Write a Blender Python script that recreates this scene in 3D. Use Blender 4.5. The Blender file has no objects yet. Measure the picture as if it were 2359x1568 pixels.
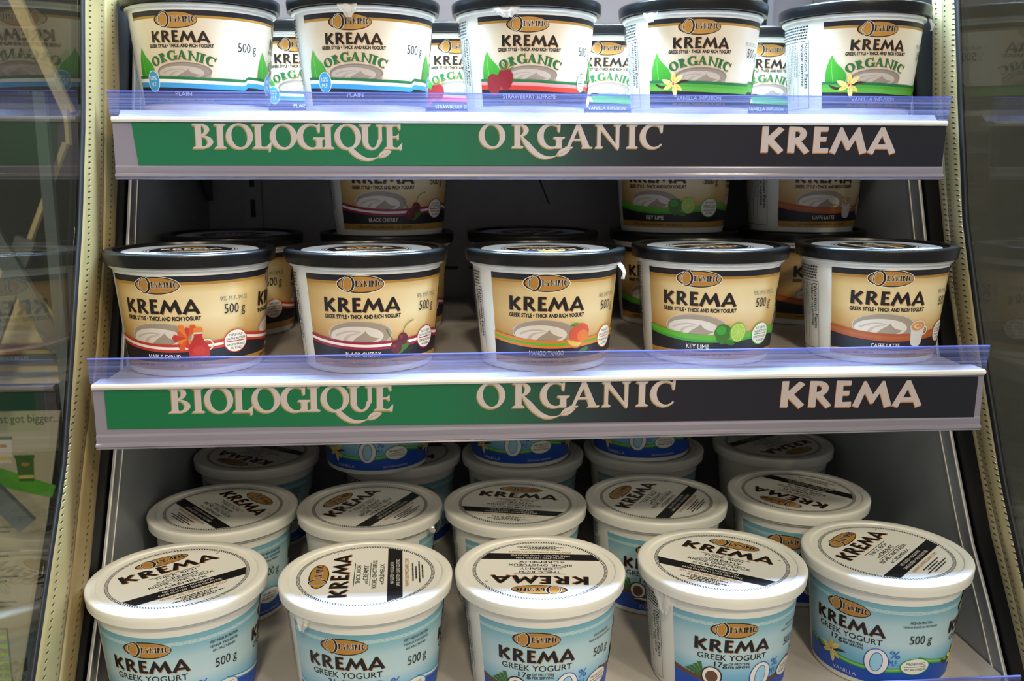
import bpy, math, random
from mathutils import Vector, Matrix
from mathutils.geometry import tessellate_polygon
random.seed(7)
sc = bpy.context.scene
COL = sc.collection
PI = math.pi

# ------------------------------------------------------------------ camera
cam_d = bpy.data.cameras.new('camera'); cam = bpy.data.objects.new('camera', cam_d); COL.objects.link(cam)
_r = Vector((0.9966, -0.0818, 0.0017)).normalized(); _f = Vector((0.0807, 0.9787, -0.1889)).normalized()
_u = _r.cross(_f).normalized(); _r = _f.cross(_u).normalized()
cam.matrix_world = Matrix(((_r.x, _u.x, -_f.x, 0), (_r.y, _u.y, -_f.y, 0), (_r.z, _u.z, -_f.z, 0), (0, 0, 0, 1)))
cam_d.sensor_fit = 'HORIZONTAL'; cam_d.sensor_width = 23.5; cam_d.lens = 2152.6 / 2359 * 23.5
cam_d.clip_start = 0.01; cam_d.clip_end = 50
cam_d.dof.use_dof = True; cam_d.dof.focus_distance = 0.64; cam_d.dof.aperture_fstop = 9.0
sc.camera = cam

# ------------------------------------------------------------------ world, lights, exposure
sc.view_settings.view_transform = 'Standard'; sc.view_settings.look = 'None'
sc.view_settings.gamma = 1.0; sc.view_settings.use_curve_mapping = False
sc.view_settings.exposure = 0.85
w = bpy.data.worlds.new('shop'); sc.world = w; w.use_nodes = True
w.node_tree.nodes['Background'].inputs[0].default_value = (1.0, 0.92, 0.86, 1)
w.node_tree.nodes['Background'].inputs[1].default_value = 0.20

def area(name, loc, target, size, power, color, size_y=None, spread=PI):
    d = bpy.data.lights.new(name, 'AREA'); d.energy = power; d.color = color; d.size = size
    if size_y: d.shape = 'RECTANGLE'; d.size_y = size_y
    d.spread = spread
    o = bpy.data.objects.new(name, d); COL.objects.link(o); o.location = loc
    o.rotation_euler = (Vector(target) - Vector(loc)).to_track_quat('-Z', 'Y').to_euler()
    return o
WARM = (1.0, 0.88, 0.66); COOL = (0.50, 0.74, 1.0)
# the LED tube under the case canopy
area('canopy_led', (0.08, 0.755, 0.36), (0.08, 0.50, -1), 0.60, 8.5, COOL, 0.04, 2.1)
# shop ceiling lamps behind and above the photographer
for lx, ly, p in ((-1.3, -1.6, 1.0), (0.0, -1.7, 14), (1.4, -1.6, 14), (-0.9, -0.35, 0.8), (0.9, -0.35, 9), (0.1, -3.2, 15)):
    area('ceiling_lamp', (lx, ly, 1.9), (0.08 + lx * .2, 0.7, -0.1), 0.22, p, WARM)

# ------------------------------------------------------------------ materials
def lin(c): return c / 12.92 if c <= 0.04045 else ((c + 0.055) / 1.055) ** 2.4
def rgb(h):
    h = h.lstrip('#'); return tuple(lin(int(h[i:i + 2], 16) / 255) for i in (0, 2, 4)) + (1.0,)
MATS = {}
def pmat(name, hexcol, rough=0.45, metal=0.0, spec=0.5, coat=0.0, noise=None):
    if name in MATS: return MATS[name]
    m = bpy.data.materials.new(name); m.use_nodes = True
    nt = m.node_tree; b = nt.nodes['Principled BSDF']
    b.inputs['Base Color'].default_value = rgb(hexcol); b.inputs['Roughness'].default_value = rough
    b.inputs['Metallic'].default_value = metal; b.inputs['Specular IOR Level'].default_value = spec
    b.inputs['Coat Weight'].default_value = coat; b.inputs['Coat Roughness'].default_value = 0.06
    if noise:   # gentle procedural mottling: (scale, amount)
        tc = nt.nodes.new('ShaderNodeTexCoord'); n = nt.nodes.new('ShaderNodeTexNoise'); n.inputs['Scale'].default_value = noise[0]
        n.inputs['Detail'].default_value = 5
        mx = nt.nodes.new('ShaderNodeMix'); mx.data_type = 'RGBA'; mx.blend_type = 'MULTIPLY'
        mx.inputs[0].default_value = 1.0; mx.inputs[6].default_value = rgb(hexcol)
        cr = nt.nodes.new('ShaderNodeValToRGB'); a = 1 - noise[1]
        cr.color_ramp.elements[0].position = 0.3; cr.color_ramp.elements[0].color = (a, a, a, 1)
        cr.color_ramp.elements[1].position = 0.7; cr.color_ramp.elements[1].color = (1, 1, 1, 1)
        nt.links.new(tc.outputs['Object'], n.inputs['Vector']); nt.links.new(n.outputs[0], cr.inputs[0])
        nt.links.new(cr.outputs[0], mx.inputs[7]); nt.links.new(mx.outputs[2], b.inputs['Base Color'])
    MATS[name] = m; return m

def uvramp(name, axis, stops, rough=0.4, stops2=None, coat=0.0):
    """printed colour gradient along the label: stops = (position in metres/0.1, hex)"""
    if name in MATS: return MATS[name]
    m = bpy.data.materials.new(name); m.use_nodes = True; nt = m.node_tree; b = nt.nodes['Principled BSDF']
    b.inputs['Roughness'].default_value = rough; b.inputs['Coat Weight'].default_value = coat
    uv = nt.nodes.new('ShaderNodeUVMap'); sx = nt.nodes.new('ShaderNodeSeparateXYZ'); nt.links.new(uv.outputs[0], sx.inputs[0])
    def ramp(ax, st, remap=False):
        cr = nt.nodes.new('ShaderNodeValToRGB'); el = cr.color_ramp.elements
        while len(el) < len(st): el.new(0.5)
        for e, (p, c) in zip(el, st): e.position = p; e.color = rgb(c)
        src = sx.outputs[ax]
        if remap:      # round the tub: arc length -> 0..1 over both panels
            ma = nt.nodes.new('ShaderNodeMath'); ma.operation = 'MULTIPLY_ADD'; ma.inputs[1].default_value = 0.5; ma.inputs[2].default_value = 0.225
            nt.links.new(src, ma.inputs[0]); src = ma.outputs[0]
        nt.links.new(src, cr.inputs[0]); return cr.outputs[0]
    o = ramp(axis, stops)
    if stops2:
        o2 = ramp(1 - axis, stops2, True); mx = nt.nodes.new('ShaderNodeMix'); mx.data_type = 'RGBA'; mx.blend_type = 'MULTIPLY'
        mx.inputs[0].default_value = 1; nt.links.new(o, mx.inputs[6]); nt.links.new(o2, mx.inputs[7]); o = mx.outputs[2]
    nt.links.new(o, b.inputs['Base Color']); MATS[name] = m; return m

def thinfresnel(nt, ior):
    """same outside reflectance on both faces of a thin sheet"""
    g = nt.nodes.new('ShaderNodeNewGeometry'); a = nt.nodes.new('ShaderNodeMath'); a.operation = 'MULTIPLY_ADD'; a.inputs[1].default_value = -2; a.inputs[2].default_value = 1
    nt.links.new(g.outputs['Backfacing'], a.inputs[0]); p = nt.nodes.new('ShaderNodeMath'); p.operation = 'POWER'; p.inputs[0].default_value = ior
    nt.links.new(a.outputs[0], p.inputs[1]); fr = nt.nodes.new('ShaderNodeFresnel'); nt.links.new(p.outputs[0], fr.inputs[0]); return fr
def clearmat(name, tint, body, fac, rough=0.05, streak=False):
    """clear plastic: mostly see-through, a little milky body, Fresnel reflection"""
    m = bpy.data.materials.new(name); m.use_nodes = True; nt = m.node_tree; nt.nodes.clear()
    out = nt.nodes.new('ShaderNodeOutputMaterial'); tr = nt.nodes.new('ShaderNodeBsdfTransparent'); tr.inputs[0].default_value = rgb(tint)
    df = nt.nodes.new('ShaderNodeBsdfDiffuse'); df.inputs[0].default_value = rgb(body)
    tl = nt.nodes.new('ShaderNodeBsdfTranslucent'); tl.inputs[0].default_value = rgb(body)
    ad = nt.nodes.new('ShaderNodeMixShader'); ad.inputs[0].default_value = 0.5
    nt.links.new(df.outputs[0], ad.inputs[1]); nt.links.new(tl.outputs[0], ad.inputs[2])
    m1 = nt.nodes.new('ShaderNodeMixShader'); m1.inputs[0].default_value = fac
    nt.links.new(tr.outputs[0], m1.inputs[1]); nt.links.new(ad.outputs[0], m1.inputs[2])
    gl = nt.nodes.new('ShaderNodeBsdfGlossy'); gl.inputs['Roughness'].default_value = rough
    fr = thinfresnel(nt, 1.45)
    m2 = nt.nodes.new('ShaderNodeMixShader'); nt.links.new(fr.outputs[0], m2.inputs[0])
    nt.links.new(m1.outputs[0], m2.inputs[1]); nt.links.new(gl.outputs[0], m2.inputs[2])
    nt.links.new(m2.outputs[0], out.inputs[0])
    if streak:  # the fine moulded ribs running along the guard
        tc = nt.nodes.new('ShaderNodeTexCoord'); mp = nt.nodes.new('ShaderNodeMapping'); mp.inputs['Scale'].default_value = (2.0, 1, 1100)
        n = nt.nodes.new('ShaderNodeTexNoise'); n.inputs['Scale'].default_value = 1.0; n.inputs['Detail'].default_value = 2
        mr = nt.nodes.new('ShaderNodeMapRange'); mr.inputs[1].default_value = 0.40; mr.inputs[2].default_value = 0.62
        mr.inputs[3].default_value = fac * 0.45; mr.inputs[4].default_value = min(1, fac * 2.0)
        nt.links.new(tc.outputs['Object'], mp.inputs[0]); nt.links.new(mp.outputs[0], n.inputs['Vector'])
        nt.links.new(n.outputs[0], mr.inputs[0]); nt.links.new(mr.outputs[0], m1.inputs[0])
        bp = nt.nodes.new('ShaderNodeBump'); bp.inputs['Strength'].default_value = 0.25; bp.inputs['Distance'].default_value = 0.001
        nt.links.new(n.outputs[0], bp.inputs['Height']); nt.links.new(bp.outputs[0], gl.inputs['Normal']); nt.links.new(bp.outputs[0], df.inputs['Normal'])
    MATS[name] = m; return m

plastic_white = pmat('plastic_white', '#edece3', 0.33)
plastic_white.node_tree.nodes['Principled BSDF'].inputs['Subsurface Weight'].default_value = 0.0
plastic_black = pmat('plastic_black', '#131415', 0.30, noise=(900, 0.35))
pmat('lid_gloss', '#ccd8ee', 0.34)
seal_mat = clearmat('seal_plastic', '#ffffff', '#f4f2ee', 0.6, 0.12)
PRINT = {   # flat printing inks
    'ink_black': '#1b191b', 'ink_navy': '#1d1c27', 'ink_gold': '#b08436', 'ink_oval': '#b9853a', 'ink_white': '#f0ece2', 'ink_copper': '#b8793f',
    'ink_text': '#25211f', 'ink_green': '#1f6b3d', 'ink_leaf': '#3f9e2f', 'ink_leaf_light': '#7cc258', 'ink_blue': '#3c97cf', 'ink_royal': '#1f52b8',
    'ink_pale': '#d5cfe0', 'ink_red': '#c4392b', 'ink_pink': '#d98f8c', 'ink_straw': '#8c1f25', 'ink_straw_dark': '#7a1a22', 'ink_lime': '#5fae2c',
    'ink_lime_light': '#a9c945', 'ink_lime_pale': '#c3d979', 'ink_lime_dark': '#3f6f1f', 'ink_orange': '#e07c2b', 'ink_mango': '#d5583a', 'ink_rust': '#b3512a',
    'ink_cherry': '#5d101d', 'ink_crimson': '#9c1c3c', 'ink_cherry_light': '#8c2230', 'ink_stem': '#6c7f2e', 'ink_maple': '#d4561c', 'ink_amber': '#b52a1d',
    'ink_yellow': '#dcc463', 'ink_flower': '#e6d489', 'ink_stamen': '#b58f35', 'ink_brown': '#3b241b', 'ink_coco': '#6b4a33', 'ink_bowl': '#85766b', 'ink_grass': '#4b9a32', 'ink_grass2': '#5aa53a', 'ink_bowl2': '#a59788', 'ink_tan1': '#bfb0a0', 'ink_tan2': '#ab9b8b', 'ink_tan3': '#96877a', 'ink_cream1': '#ded3c4',
    'ink_cream2': '#c3b5a4', 'ink_cream3': '#a3937f', 'ink_grey': '#6f6c6a', 'ink_cup': '#d9d4cd', 'ink_latte': '#d78f4f', 'ink_chain': '#d6e6e4', 'ink_band': '#a8672f',
    'ink_sky': '#9fd3e6', 'ink_palelime': '#8fc46a', 'ink_url': '#c58c43', 'ink_sign': '#c2b4b1', 'ink_signshade': '#a68a55', 'ink_bluetext': '#2f6dc4', 'ink_chainblack': '#3a3a3e'}
def ink(n): return pmat(n, PRINT[n], 0.42)
def bgmat(n):
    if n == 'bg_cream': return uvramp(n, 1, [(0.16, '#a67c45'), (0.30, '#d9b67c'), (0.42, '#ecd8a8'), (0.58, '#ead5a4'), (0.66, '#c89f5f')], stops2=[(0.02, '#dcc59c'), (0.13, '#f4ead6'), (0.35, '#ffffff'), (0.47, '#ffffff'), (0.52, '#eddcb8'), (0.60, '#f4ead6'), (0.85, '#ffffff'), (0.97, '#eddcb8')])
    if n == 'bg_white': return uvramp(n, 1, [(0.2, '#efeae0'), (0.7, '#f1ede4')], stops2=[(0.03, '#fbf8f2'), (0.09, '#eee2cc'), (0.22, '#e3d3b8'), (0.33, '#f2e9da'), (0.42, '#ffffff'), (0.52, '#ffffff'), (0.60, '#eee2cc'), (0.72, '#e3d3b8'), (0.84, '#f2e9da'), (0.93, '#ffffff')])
    if n == 'bg_blue': return uvramp(n, 1, [(0.12, '#52a4d0'), (0.24, '#84bfd8'), (0.36, '#bed8dd'), (0.50, '#b2d0d7'), (0.58, '#8abac9'), (0.66, '#74adc0')])
    if n == 'bg_leaf': return uvramp(n, 1, [(0.2, '#2c8a22'), (0.45, '#4fae38')])
    return None
def gm(n): return MATS.get(n) or bgmat(n) or ink(n)

# ------------------------------------------------------------------ object helpers
def thing(name, label, cat, loc=(0, 0, 0), rotz=0, group=None):
    o = bpy.data.objects.new(name, None); COL.objects.link(o); o.empty_display_size = 0.02
    o.location = loc; o.rotation_euler = (0, 0, rotz); o['label'] = label; o['category'] = cat
    if group: o['group'] = group
    return o
def link(name, me, parent=None, loc=(0, 0, 0), rotz=0, label=None):
    o = bpy.data.objects.new(name, me); COL.objects.link(o); o.location = loc; o.rotation_euler = (0, 0, rotz)
    if parent: o.parent = parent
    if label: o['label'] = label
    return o
def mesh(name, verts, faces, mats, midx=None, smooth=False, uvs=None):
    me = bpy.data.meshes.new(name); me.from_pydata([tuple(v) for v in verts], [], faces)
    for m in (mats if isinstance(mats, (list, tuple)) else [mats]): me.materials.append(m)
    if midx: me.polygons.foreach_set('material_index', midx)
    if uvs is not None:
        l = me.uv_layers.new(name='UVMap'); li = [0] * len(me.loops); me.loops.foreach_get('vertex_index', li)
        flat = []
        for i in li: flat += uvs[i]
        l.data.foreach_set('uv', flat)
    if smooth: me.polygons.foreach_set('use_smooth', [True] * len(me.polygons))
    me.update(); return me
def sharp(me, deg=40):
    me.polygons.foreach_set('use_smooth', [True] * len(me.polygons))
    try: me.set_sharp_from_angle(angle=math.radians(deg))
    except Exception: pass
    return me
def boxgeo(x0, x1, y0, y1, z0, z1):
    v = [(x, y, z) for x in (x0, x1) for y in (y0, y1) for z in (z0, z1)]
    f = [(0, 1, 3, 2), (4, 6, 7, 5), (0, 4, 5, 1), (2, 3, 7, 6), (0, 2, 6, 4), (1, 5, 7, 3)]
    return v, f
class Geo:
    def __init__(s): s.v = []; s.f = []; s.m = []; s.uv = []
    def add(s, v, f, m=0, uv=None):
        b = len(s.v); s.v += list(v); s.f += [tuple(i + b for i in q) for q in f]; s.m += [m] * len(f); s.uv += list(uv) if uv else [(0, 0)] * len(v)
    def box(s, *a, m=0): s.add(*boxgeo(*a), m=m)
    def mesh(s, name, mats, smooth=False): return mesh(name, s.v, s.f, mats, s.m, smooth, s.uv)
def extrude_profile_x(pts, x0, x1):
    """closed profile of (y, z) points swept along x"""
    n = len(pts); v = [(x0, y, z) for y, z in pts] + [(x1, y, z) for y, z in pts]
    f = [(i, (i + 1) % n, n + (i + 1) % n, n + i) for i in range(n)] + [tuple(range(n - 1, -1, -1)), tuple(range(n, 2 * n))]
    return v, f
def plate_yz(loop, x0, x1):
    """flat plate of thickness x0..x1 with an outline of (y, z) points"""
    n = len(loop); tris = tessellate_polygon([[Vector((y, z, 0)) for y, z in loop]])
    v = [(x0, y, z) for y, z in loop] + [(x1, y, z) for y, z in loop]
    f = [tuple(t) for t in tris] + [tuple(i + n for i in reversed(t)) for t in tris] + [(i, (i + 1) % n, n + (i + 1) % n, n + i) for i in range(n)]
    return v, f
def plate_xz(loop, y0, y1):
    v, f = plate_yz(loop, 0, 1); n = len(loop)
    v = [(x, y0, z) for x, z in loop] + [(x, y1, z) for x, z in loop]
    return v, f
def lathe(prof, n=192, closed_bottom=True, closed_top=True):
    v = []; f = []
    for r, z in prof:
        for i in range(n):
            a = 2 * PI * i / n; v.append((r * math.sin(a), -r * math.cos(a), z))
    k = len(prof)
    for j in range(k - 1):
        for i in range(n):
            i2 = (i + 1) % n; f.append((j * n + i, j * n + i2, (j + 1) * n + i2, (j + 1) * n + i))
    if closed_bottom: f.append(tuple(range(n - 1, -1, -1)))
    if closed_top: f.append(tuple((k - 1) * n + i for i in range(n)))
    return v, f

# ------------------------------------------------------------------ 2D printing
NS = 192                      # facets round a tub
RREF = 50.0                   # mm: label u is arc length at this radius
KD = RREF * PI / 180          # mm per degree
STEP = 2 * PI * RREF / NS
def ell(cx, cy, rx, ry, n=40, a0=0, a1=360, rot=0):
    p = []; full = abs(a1 - a0) >= 360; m = n if full else n + 1; c, s = math.cos(math.radians(rot)), math.sin(math.radians(rot))
    for i in range(m):
        a = math.radians(a0 + (a1 - a0) * i / n); x, y = rx * math.cos(a), ry * math.sin(a)
        p.append((cx + x * c - y * s, cy + x * s + y * c))
    return p
def sector(cx, cy, rx, ry, ix, iy, irx, iry, a0, a1, n=40, rot=0):
    return ell(cx, cy, rx, ry, n, a0, a1, rot) + ell(ix, iy, irx, iry, n, a1, a0, rot)
def stroke(pts, ws):
    """variable-width stroke polygon"""
    L = []; R = []
    for i, (x, y) in enumerate(pts):
        x0, y0 = pts[max(0, i - 1)]; x1, y1 = pts[min(len(pts) - 1, i + 1)]
        d = math.hypot(x1 - x0, y1 - y0) or 1; nx, ny = -(y1 - y0) / d, (x1 - x0) / d
        h = (ws[i] if isinstance(ws, (list, tuple)) else ws) / 2
        L.append((x + nx * h, y + ny * h)); R.append((x - nx * h, y - ny * h))
    return L + R[::-1]
def bez(p0, p1, p2, p3, n=14):
    o = []
    for i in range(n + 1):
        t = i / n; a, b, c, d = (1 - t) ** 3, 3 * t * (1 - t) ** 2, 3 * t * t * (1 - t), t ** 3
        o.append((a * p0[0] + b * p1[0] + c * p2[0] + d * p3[0], a * p0[1] + b * p1[1] + c * p2[1] + d * p3[1]))
    return o
TXT = {}
def textgeo(s, bold):
    k = (s, bold)
    if k in TXT: return TXT[k]
    cu = bpy.data.curves.new('t', 'FONT'); cu.body = s; cu.resolution_u = 3;  cu.fill_mode = 'FRONT'
    o = bpy.data.objects.new('t', cu); COL.objects.link(o)
    dg = bpy.context.evaluated_depsgraph_get(); me = bpy.data.meshes.new_from_object(o.evaluated_get(dg))
    v = [(q.co.x, q.co.y) for q in me.vertices]; f = [tuple(p.vertices) for p in me.polygons]
    bpy.data.meshes.remove(me); bpy.data.objects.remove(o); bpy.data.curves.remove(cu)
    TXT[k] = (v, f); return TXT[k]
def rect(x0, y0, x1, y1): return [(x0, y0), (x1, y0), (x1, y1), (x0, y1)]

# ---- lettering: rough humanist capitals of the big word, cap height 1
BIG = {
 'K': [[[(.0, .02), (.03, 1.0), (.26, 1.0), (.25, .62), (.62, .99), (.82, .88), (.45, .50), (.82, .10), (.64, -.04), (.26, .36), (.26, .02)]]],
 'R': [[[(.0, .02), (.03, 1.0), (.42, .99), (.60, .90), (.68, .75), (.64, .58), (.48, .44), (.80, .06), (.62, -.04), (.26, .38), (.25, .0)],
        [(.26, .83), (.36, .83), (.43, .77), (.44, .70), (.38, .60), (.26, .57)]]],
 'E': [[[(.0, .0), (.02, 1.0), (.53, .99), (.52, .82), (.25, .82), (.25, .61), (.48, .61), (.47, .44), (.25, .44), (.25, .18), (.56, .19), (.56, .0)]]],
 'M': [[[(-.02, .04), (.34, .97), (.42, .97), (.68, .46), (.98, .97), (1.06, .97), (1.35, .03), (1.10, -.04), (.92, .52), (.70, .12), (.60, .12), (.40, .52), (.20, -.04)]]],
 'A': [[[(.0, .03), (.46, .98), (.60, .98), (1.05, .03), (.84, -.05), (.75, .16), (.30, .16), (.22, -.05)], [(.38, .33), (.68, .33), (.53, .66)]]],
}
BIGX = [('K', 0), ('R', .96), ('E', 1.88), ('M', 2.50), ('A', 3.86)]; BIGW = 4.91
def krema(fn=lambda x, y: (x, y)):
    return [[[fn(x + px, y) for x, y in lp] for lp in g] for ch, px in BIGX for g in BIG[ch]]
# ---- serif capitals, cap height 1 : list of groups (outline, holes...)
def st(x, w=.2, y0=0, y1=1, s=.13, top=True, bot=True):
    g = [[rect(x, y0, x + w, y1)]]
    if bot: g += [[[(x - s, y0), (x + w + s, y0), (x + w + s, y0 + .045), (x + w, y0 + .10), (x, y0 + .10), (x - s, y0 + .045)]]]
    if top: g += [[[(x - s, y1), (x - s, y1 - .045), (x, y1 - .10), (x + w, y1 - .10), (x + w + s, y1 - .045), (x + w + s, y1)]]]
    return g
def serif(ch, b=.2):
    h = b * .25
    if ch == 'I': return st(.13, b), .26 + b
    if ch == 'O' or ch == 'Q':
        return [[ell(.58, .5, .58, .53, 44), ell(.58, .5, .58 - b * .95, .53 - h * 1.3, 44, rot=8)]], 1.16
    if ch == 'C':
        g = [[sector(.58, .5, .58, .53, .66, .5, .62 - b * .9, .53 - h * 1.3, 42, 318)], [[(.93, .98), (1.02, 1.12), (1.06, 1.12), (1.03, .66), (.95, .66), (.90, .80)]]]
        return g, 1.08
    if ch == 'G':
        g = [[sector(.58, .5, .58, .53, .66, .5, .62 - b * .9, .53 - h * 1.3, 42, 300)], [[(.93, .98), (.99, 1.12), (1.03, 1.12), (1.0, .66), (.93, .66), (.88, .80)]]]
        return g + st(.84, b, .02, .46, .13, bot=False) + [[rect(.80, .0, .84 + b, .12)]], 1.15
    if ch == 'L':
        return st(.12, b) + [[rect(.2, 0, .70, .07)], [[(.56, .07), (.78, .26), (.82, .26), (.76, -.12), (.70, -.12), (.68, .0)]]], .82
    if ch == 'E':
        return st(.1, b) + [[rect(.2, .94, .66, 1)], [rect(.2, .47, .58, .53)], [rect(.2, 0, .70, .06)], [[(.60, 1), (.70, 1.03), (.70, .78), (.66, .78), (.56, .94)]],
                [[(.50, .53), (.62, .64), (.62, .36), (.50, .47)]], [[(.56, .06), (.74, .24), (.77, .24), (.73, -.05), (.60, .0)]]], .78
    if ch == 'B':
        return st(.1, b) + [[sector(.3, .76, .40, .24, .3, .76, .40 - b * .85, .19, 90, -90, 20)], [sector(.3, .27, .54, .27, .3, .27, .54 - b * .95, .215, 90, -90, 20)],
                [rect(.2, .94, .3, 1)], [rect(.2, .49, .32, .54)], [rect(.2, 0, .3, .055)]], .86
    if ch == 'P':
        return st(.1, b) + [[sector(.3, .72, .42, .28, .3, .72, .42 - b * .9, .225, 90, -90, 20)], [rect(.2, .945, .3, 1)], [rect(.2, .44, .3, .495)]], .78
    if ch == 'R':
        return st(.12, b) + [[sector(.3, .73, .44, .27, .3, .73, .44 - b * .9, .215, 90, -90, 20)], [rect(.2, .945, .3, 1)], [rect(.2, .46, .34, .515)],
                [[(.30, .50), (.48, .50), (.98, .0), (.72, .0)]]], .95
    if ch == 'U':
        return st(.1, b, .3, 1, bot=False) + st(.82, b * .55, .3, 1, .11, bot=False) + [[sector(.505, .36, .405, .39, .545, .38, .365 - b * .62, .33, 180, 360, 24)],
                [rect(.1, .3, .1 + b, .40)], [rect(.82, .3, .82 + b * .55, .40)]], 1.07
    if ch == 'A':
        return [[[(.05, .04), (.50, 1.04), (.62, 1.04), (.60, .86), (.19, .04)]], [[(.46, 1.04), (.62, 1.04), (1.08, .04), (1.08 - b * 1.2, .04)]], [rect(.26, .32, .84, .39)],
                [rect(-.04, 0, .32, .05)], [rect(.72, 0, 1.2, .05)]], 1.14
    if ch == 'N':
        return st(.10, b * .6, 0, 1, .1) + st(.94, b * .6, 0, 1, .1, bot=False) + [[[(.02, 1), (.26, 1), (1.06, .02), (1.06, -.06), (1.02, -.06)]]], 1.16
    if ch == 'M':
        return st(.10, b * .5, 0, 1, .1) + st(1.12, b, 0, 1, .1) + [[[(.02, 1), (.24, 1), (.74, .12), (.66, -.02)]], [[(.66, -.02), (.74, .10), (1.24, 1), (1.16, 1)]]], 1.42
    if ch == 'Y':
        return st(.42, b, 0, .5, .12, top=False) + [[[(.02, 1), (.24, 1), (.58, .48), (.46, .42)]], [[(.52, .40), (.60, .50), (.98, 1), (.88, 1)]], [rect(-.06, .955, .34, 1)], [rect(.74, .955, 1.08, 1)]], 1.02
    return [], .5
def serif_word(s, b=.2, gap=.02):
    out = []; x = 0
    for ch in s:
        g, wd = serif(ch, b); out += [[[(px + x, py) for px, py in lp] for lp in grp] for grp in g]; x += wd + gap
    return out, x - gap

class Art:
    """flat printed artwork in mm: polygons with ink names and a stacking order"""
    def __init__(s): s.tri = []; s.n = 0; s.T = None
    def poly(s, groups, m, z=None):
        if z is None: s.n += 1; z = s.n
        for gi, g in enumerate(groups):
            if s.T: g = [[s.T(*p) for p in lp] for lp in g]
            flat = [p for lp in g for p in lp]
            for t in tessellate_polygon([[Vector((x, y, 0)) for x, y in lp] for lp in g]):
                s.tri.append(([flat[i] for i in t], m, z + .9 * gi / len(groups)))
        return z
    def p(s, loop, m, z=None): return s.poly([[loop]], m, z)
    def text(s, t, x0, y0, x1, y1, m, bold=0.0, fn=None, z=None):
        v, f = textgeo(t, 0)
        if not v: return
        ax, bx = min(q[0] for q in v), max(q[0] for q in v); ay, by = min(q[1] for q in v), max(q[1] for q in v)
        sx, sy = (x1 - x0) / (bx - ax), (y1 - y0) / (by - ay)
        if z is None: s.n += 1; z = s.n
        o = bold * .55
        for di, (dx, dy) in enumerate(((-o, 0), (o, 0), (0, -o), (0, o)) if bold > 0 else ((0, 0),)):
            s._glyphs([(x0 + (a + dx - ax) * sx, y0 + (b + dy - ay) * sy) for a, b in v], f, m, fn, z + di * .2)
    def _glyphs(s, pts, f, m, fn, z):
        if fn: pts = [fn(*q) for q in pts]
        if s.T: pts = [s.T(*q) for q in pts]
        for q in f: s.tri.append(([pts[i] for i in q], m, z))
    def words(s, x0, y0, x1, y1, m, seed=0, fn=None):
        """print too small to read: broken dashes"""
        r = random.Random(seed); x = x0; s.n += 1
        while x < x1:
            l = r.uniform(.6, 2.4); lp = rect(x, y0, min(x + l, x1), y1)
            if fn: lp = [fn(*q) for q in lp]
            s.p(lp, m, s.n); x += l + .5
    def krema(s, cx, y0, width, h, m='ink_black', shade='ink_copper', off=.42):
        k = width / BIGW
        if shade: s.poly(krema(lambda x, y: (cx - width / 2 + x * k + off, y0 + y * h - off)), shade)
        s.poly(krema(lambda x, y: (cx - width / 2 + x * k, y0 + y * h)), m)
    def serif(s, word, x0, x1, y0, h, m, b=.2, shade=None, off=.4, fn=None, fat=0):
        g, wd = serif_word(word, b, .10 if b > .3 else .02); k = (x1 - x0) / wd
        def pl(ox, oy, mm):
            s.poly([[[(fn or (lambda a, c: (a, c)))(x0 + px * k + ox, y0 + py * h + oy) for px, py in lp] for lp in grp] for grp in g], mm)
        if fat:
            s.n += 1; zz = s.n
            for a in range(8):
                ox, oy = fat * math.cos(a * PI / 4), fat * math.sin(a * PI / 4)
                s.poly([[[(x0 + px * k + ox, y0 + py * h + oy) for px, py in lp] for lp in grp] for grp in g], 'ink_white', zz)
        if shade: pl(off, -off, shade)
        pl(0, 0, m)
    def oval(s, cx, cy, wd, ht, rim=True, dark=False):
        """gold oval badge with a large ringed O and serif capitals"""
        a, b = wd / 2, ht / 2; X = lambda u: cx + u * a; Y = lambda v: cy + v * b
        if rim: s.p(ell(cx, cy, a * 1.035, b * 1.07, 56), 'ink_white')
        s.p(ell(cx, cy, a, b, 56), 'ink_black'); s.p(ell(X(.02), cy, a * .95, b * .88, 56), 'ink_oval')
        for k, (ox, sc_) in enumerate(((-.80, .50), (-.70, .68))):
            s.poly([[ell(X(ox), cy, a * .17 * (1 + .2 * k), b * sc_, 30), ell(X(ox) + a * .06, cy, a * .16 * (1 + .2 * k), b * (sc_ - .05), 30)]], 'ink_black')
        s.p(ell(X(-.50), Y(.03), a * .285, b * .97, 36, rot=-6), 'ink_white'); s.p(ell(X(-.50), Y(.03), a * .265, b * .93, 36, rot=-6), 'ink_black')
        s.p(ell(X(-.53), Y(.03), a * .20, b * .80, 36, rot=-6), 'ink_white'); s.p(ell(X(-.53), Y(.03), a * .185, b * .76, 36, rot=-6), 'ink_oval')
        s.serif('LYMPIC', X(-.21), X(.93), cy - ht * .13, ht * .33, 'ink_black', .33, fat=ht * .016)

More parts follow.
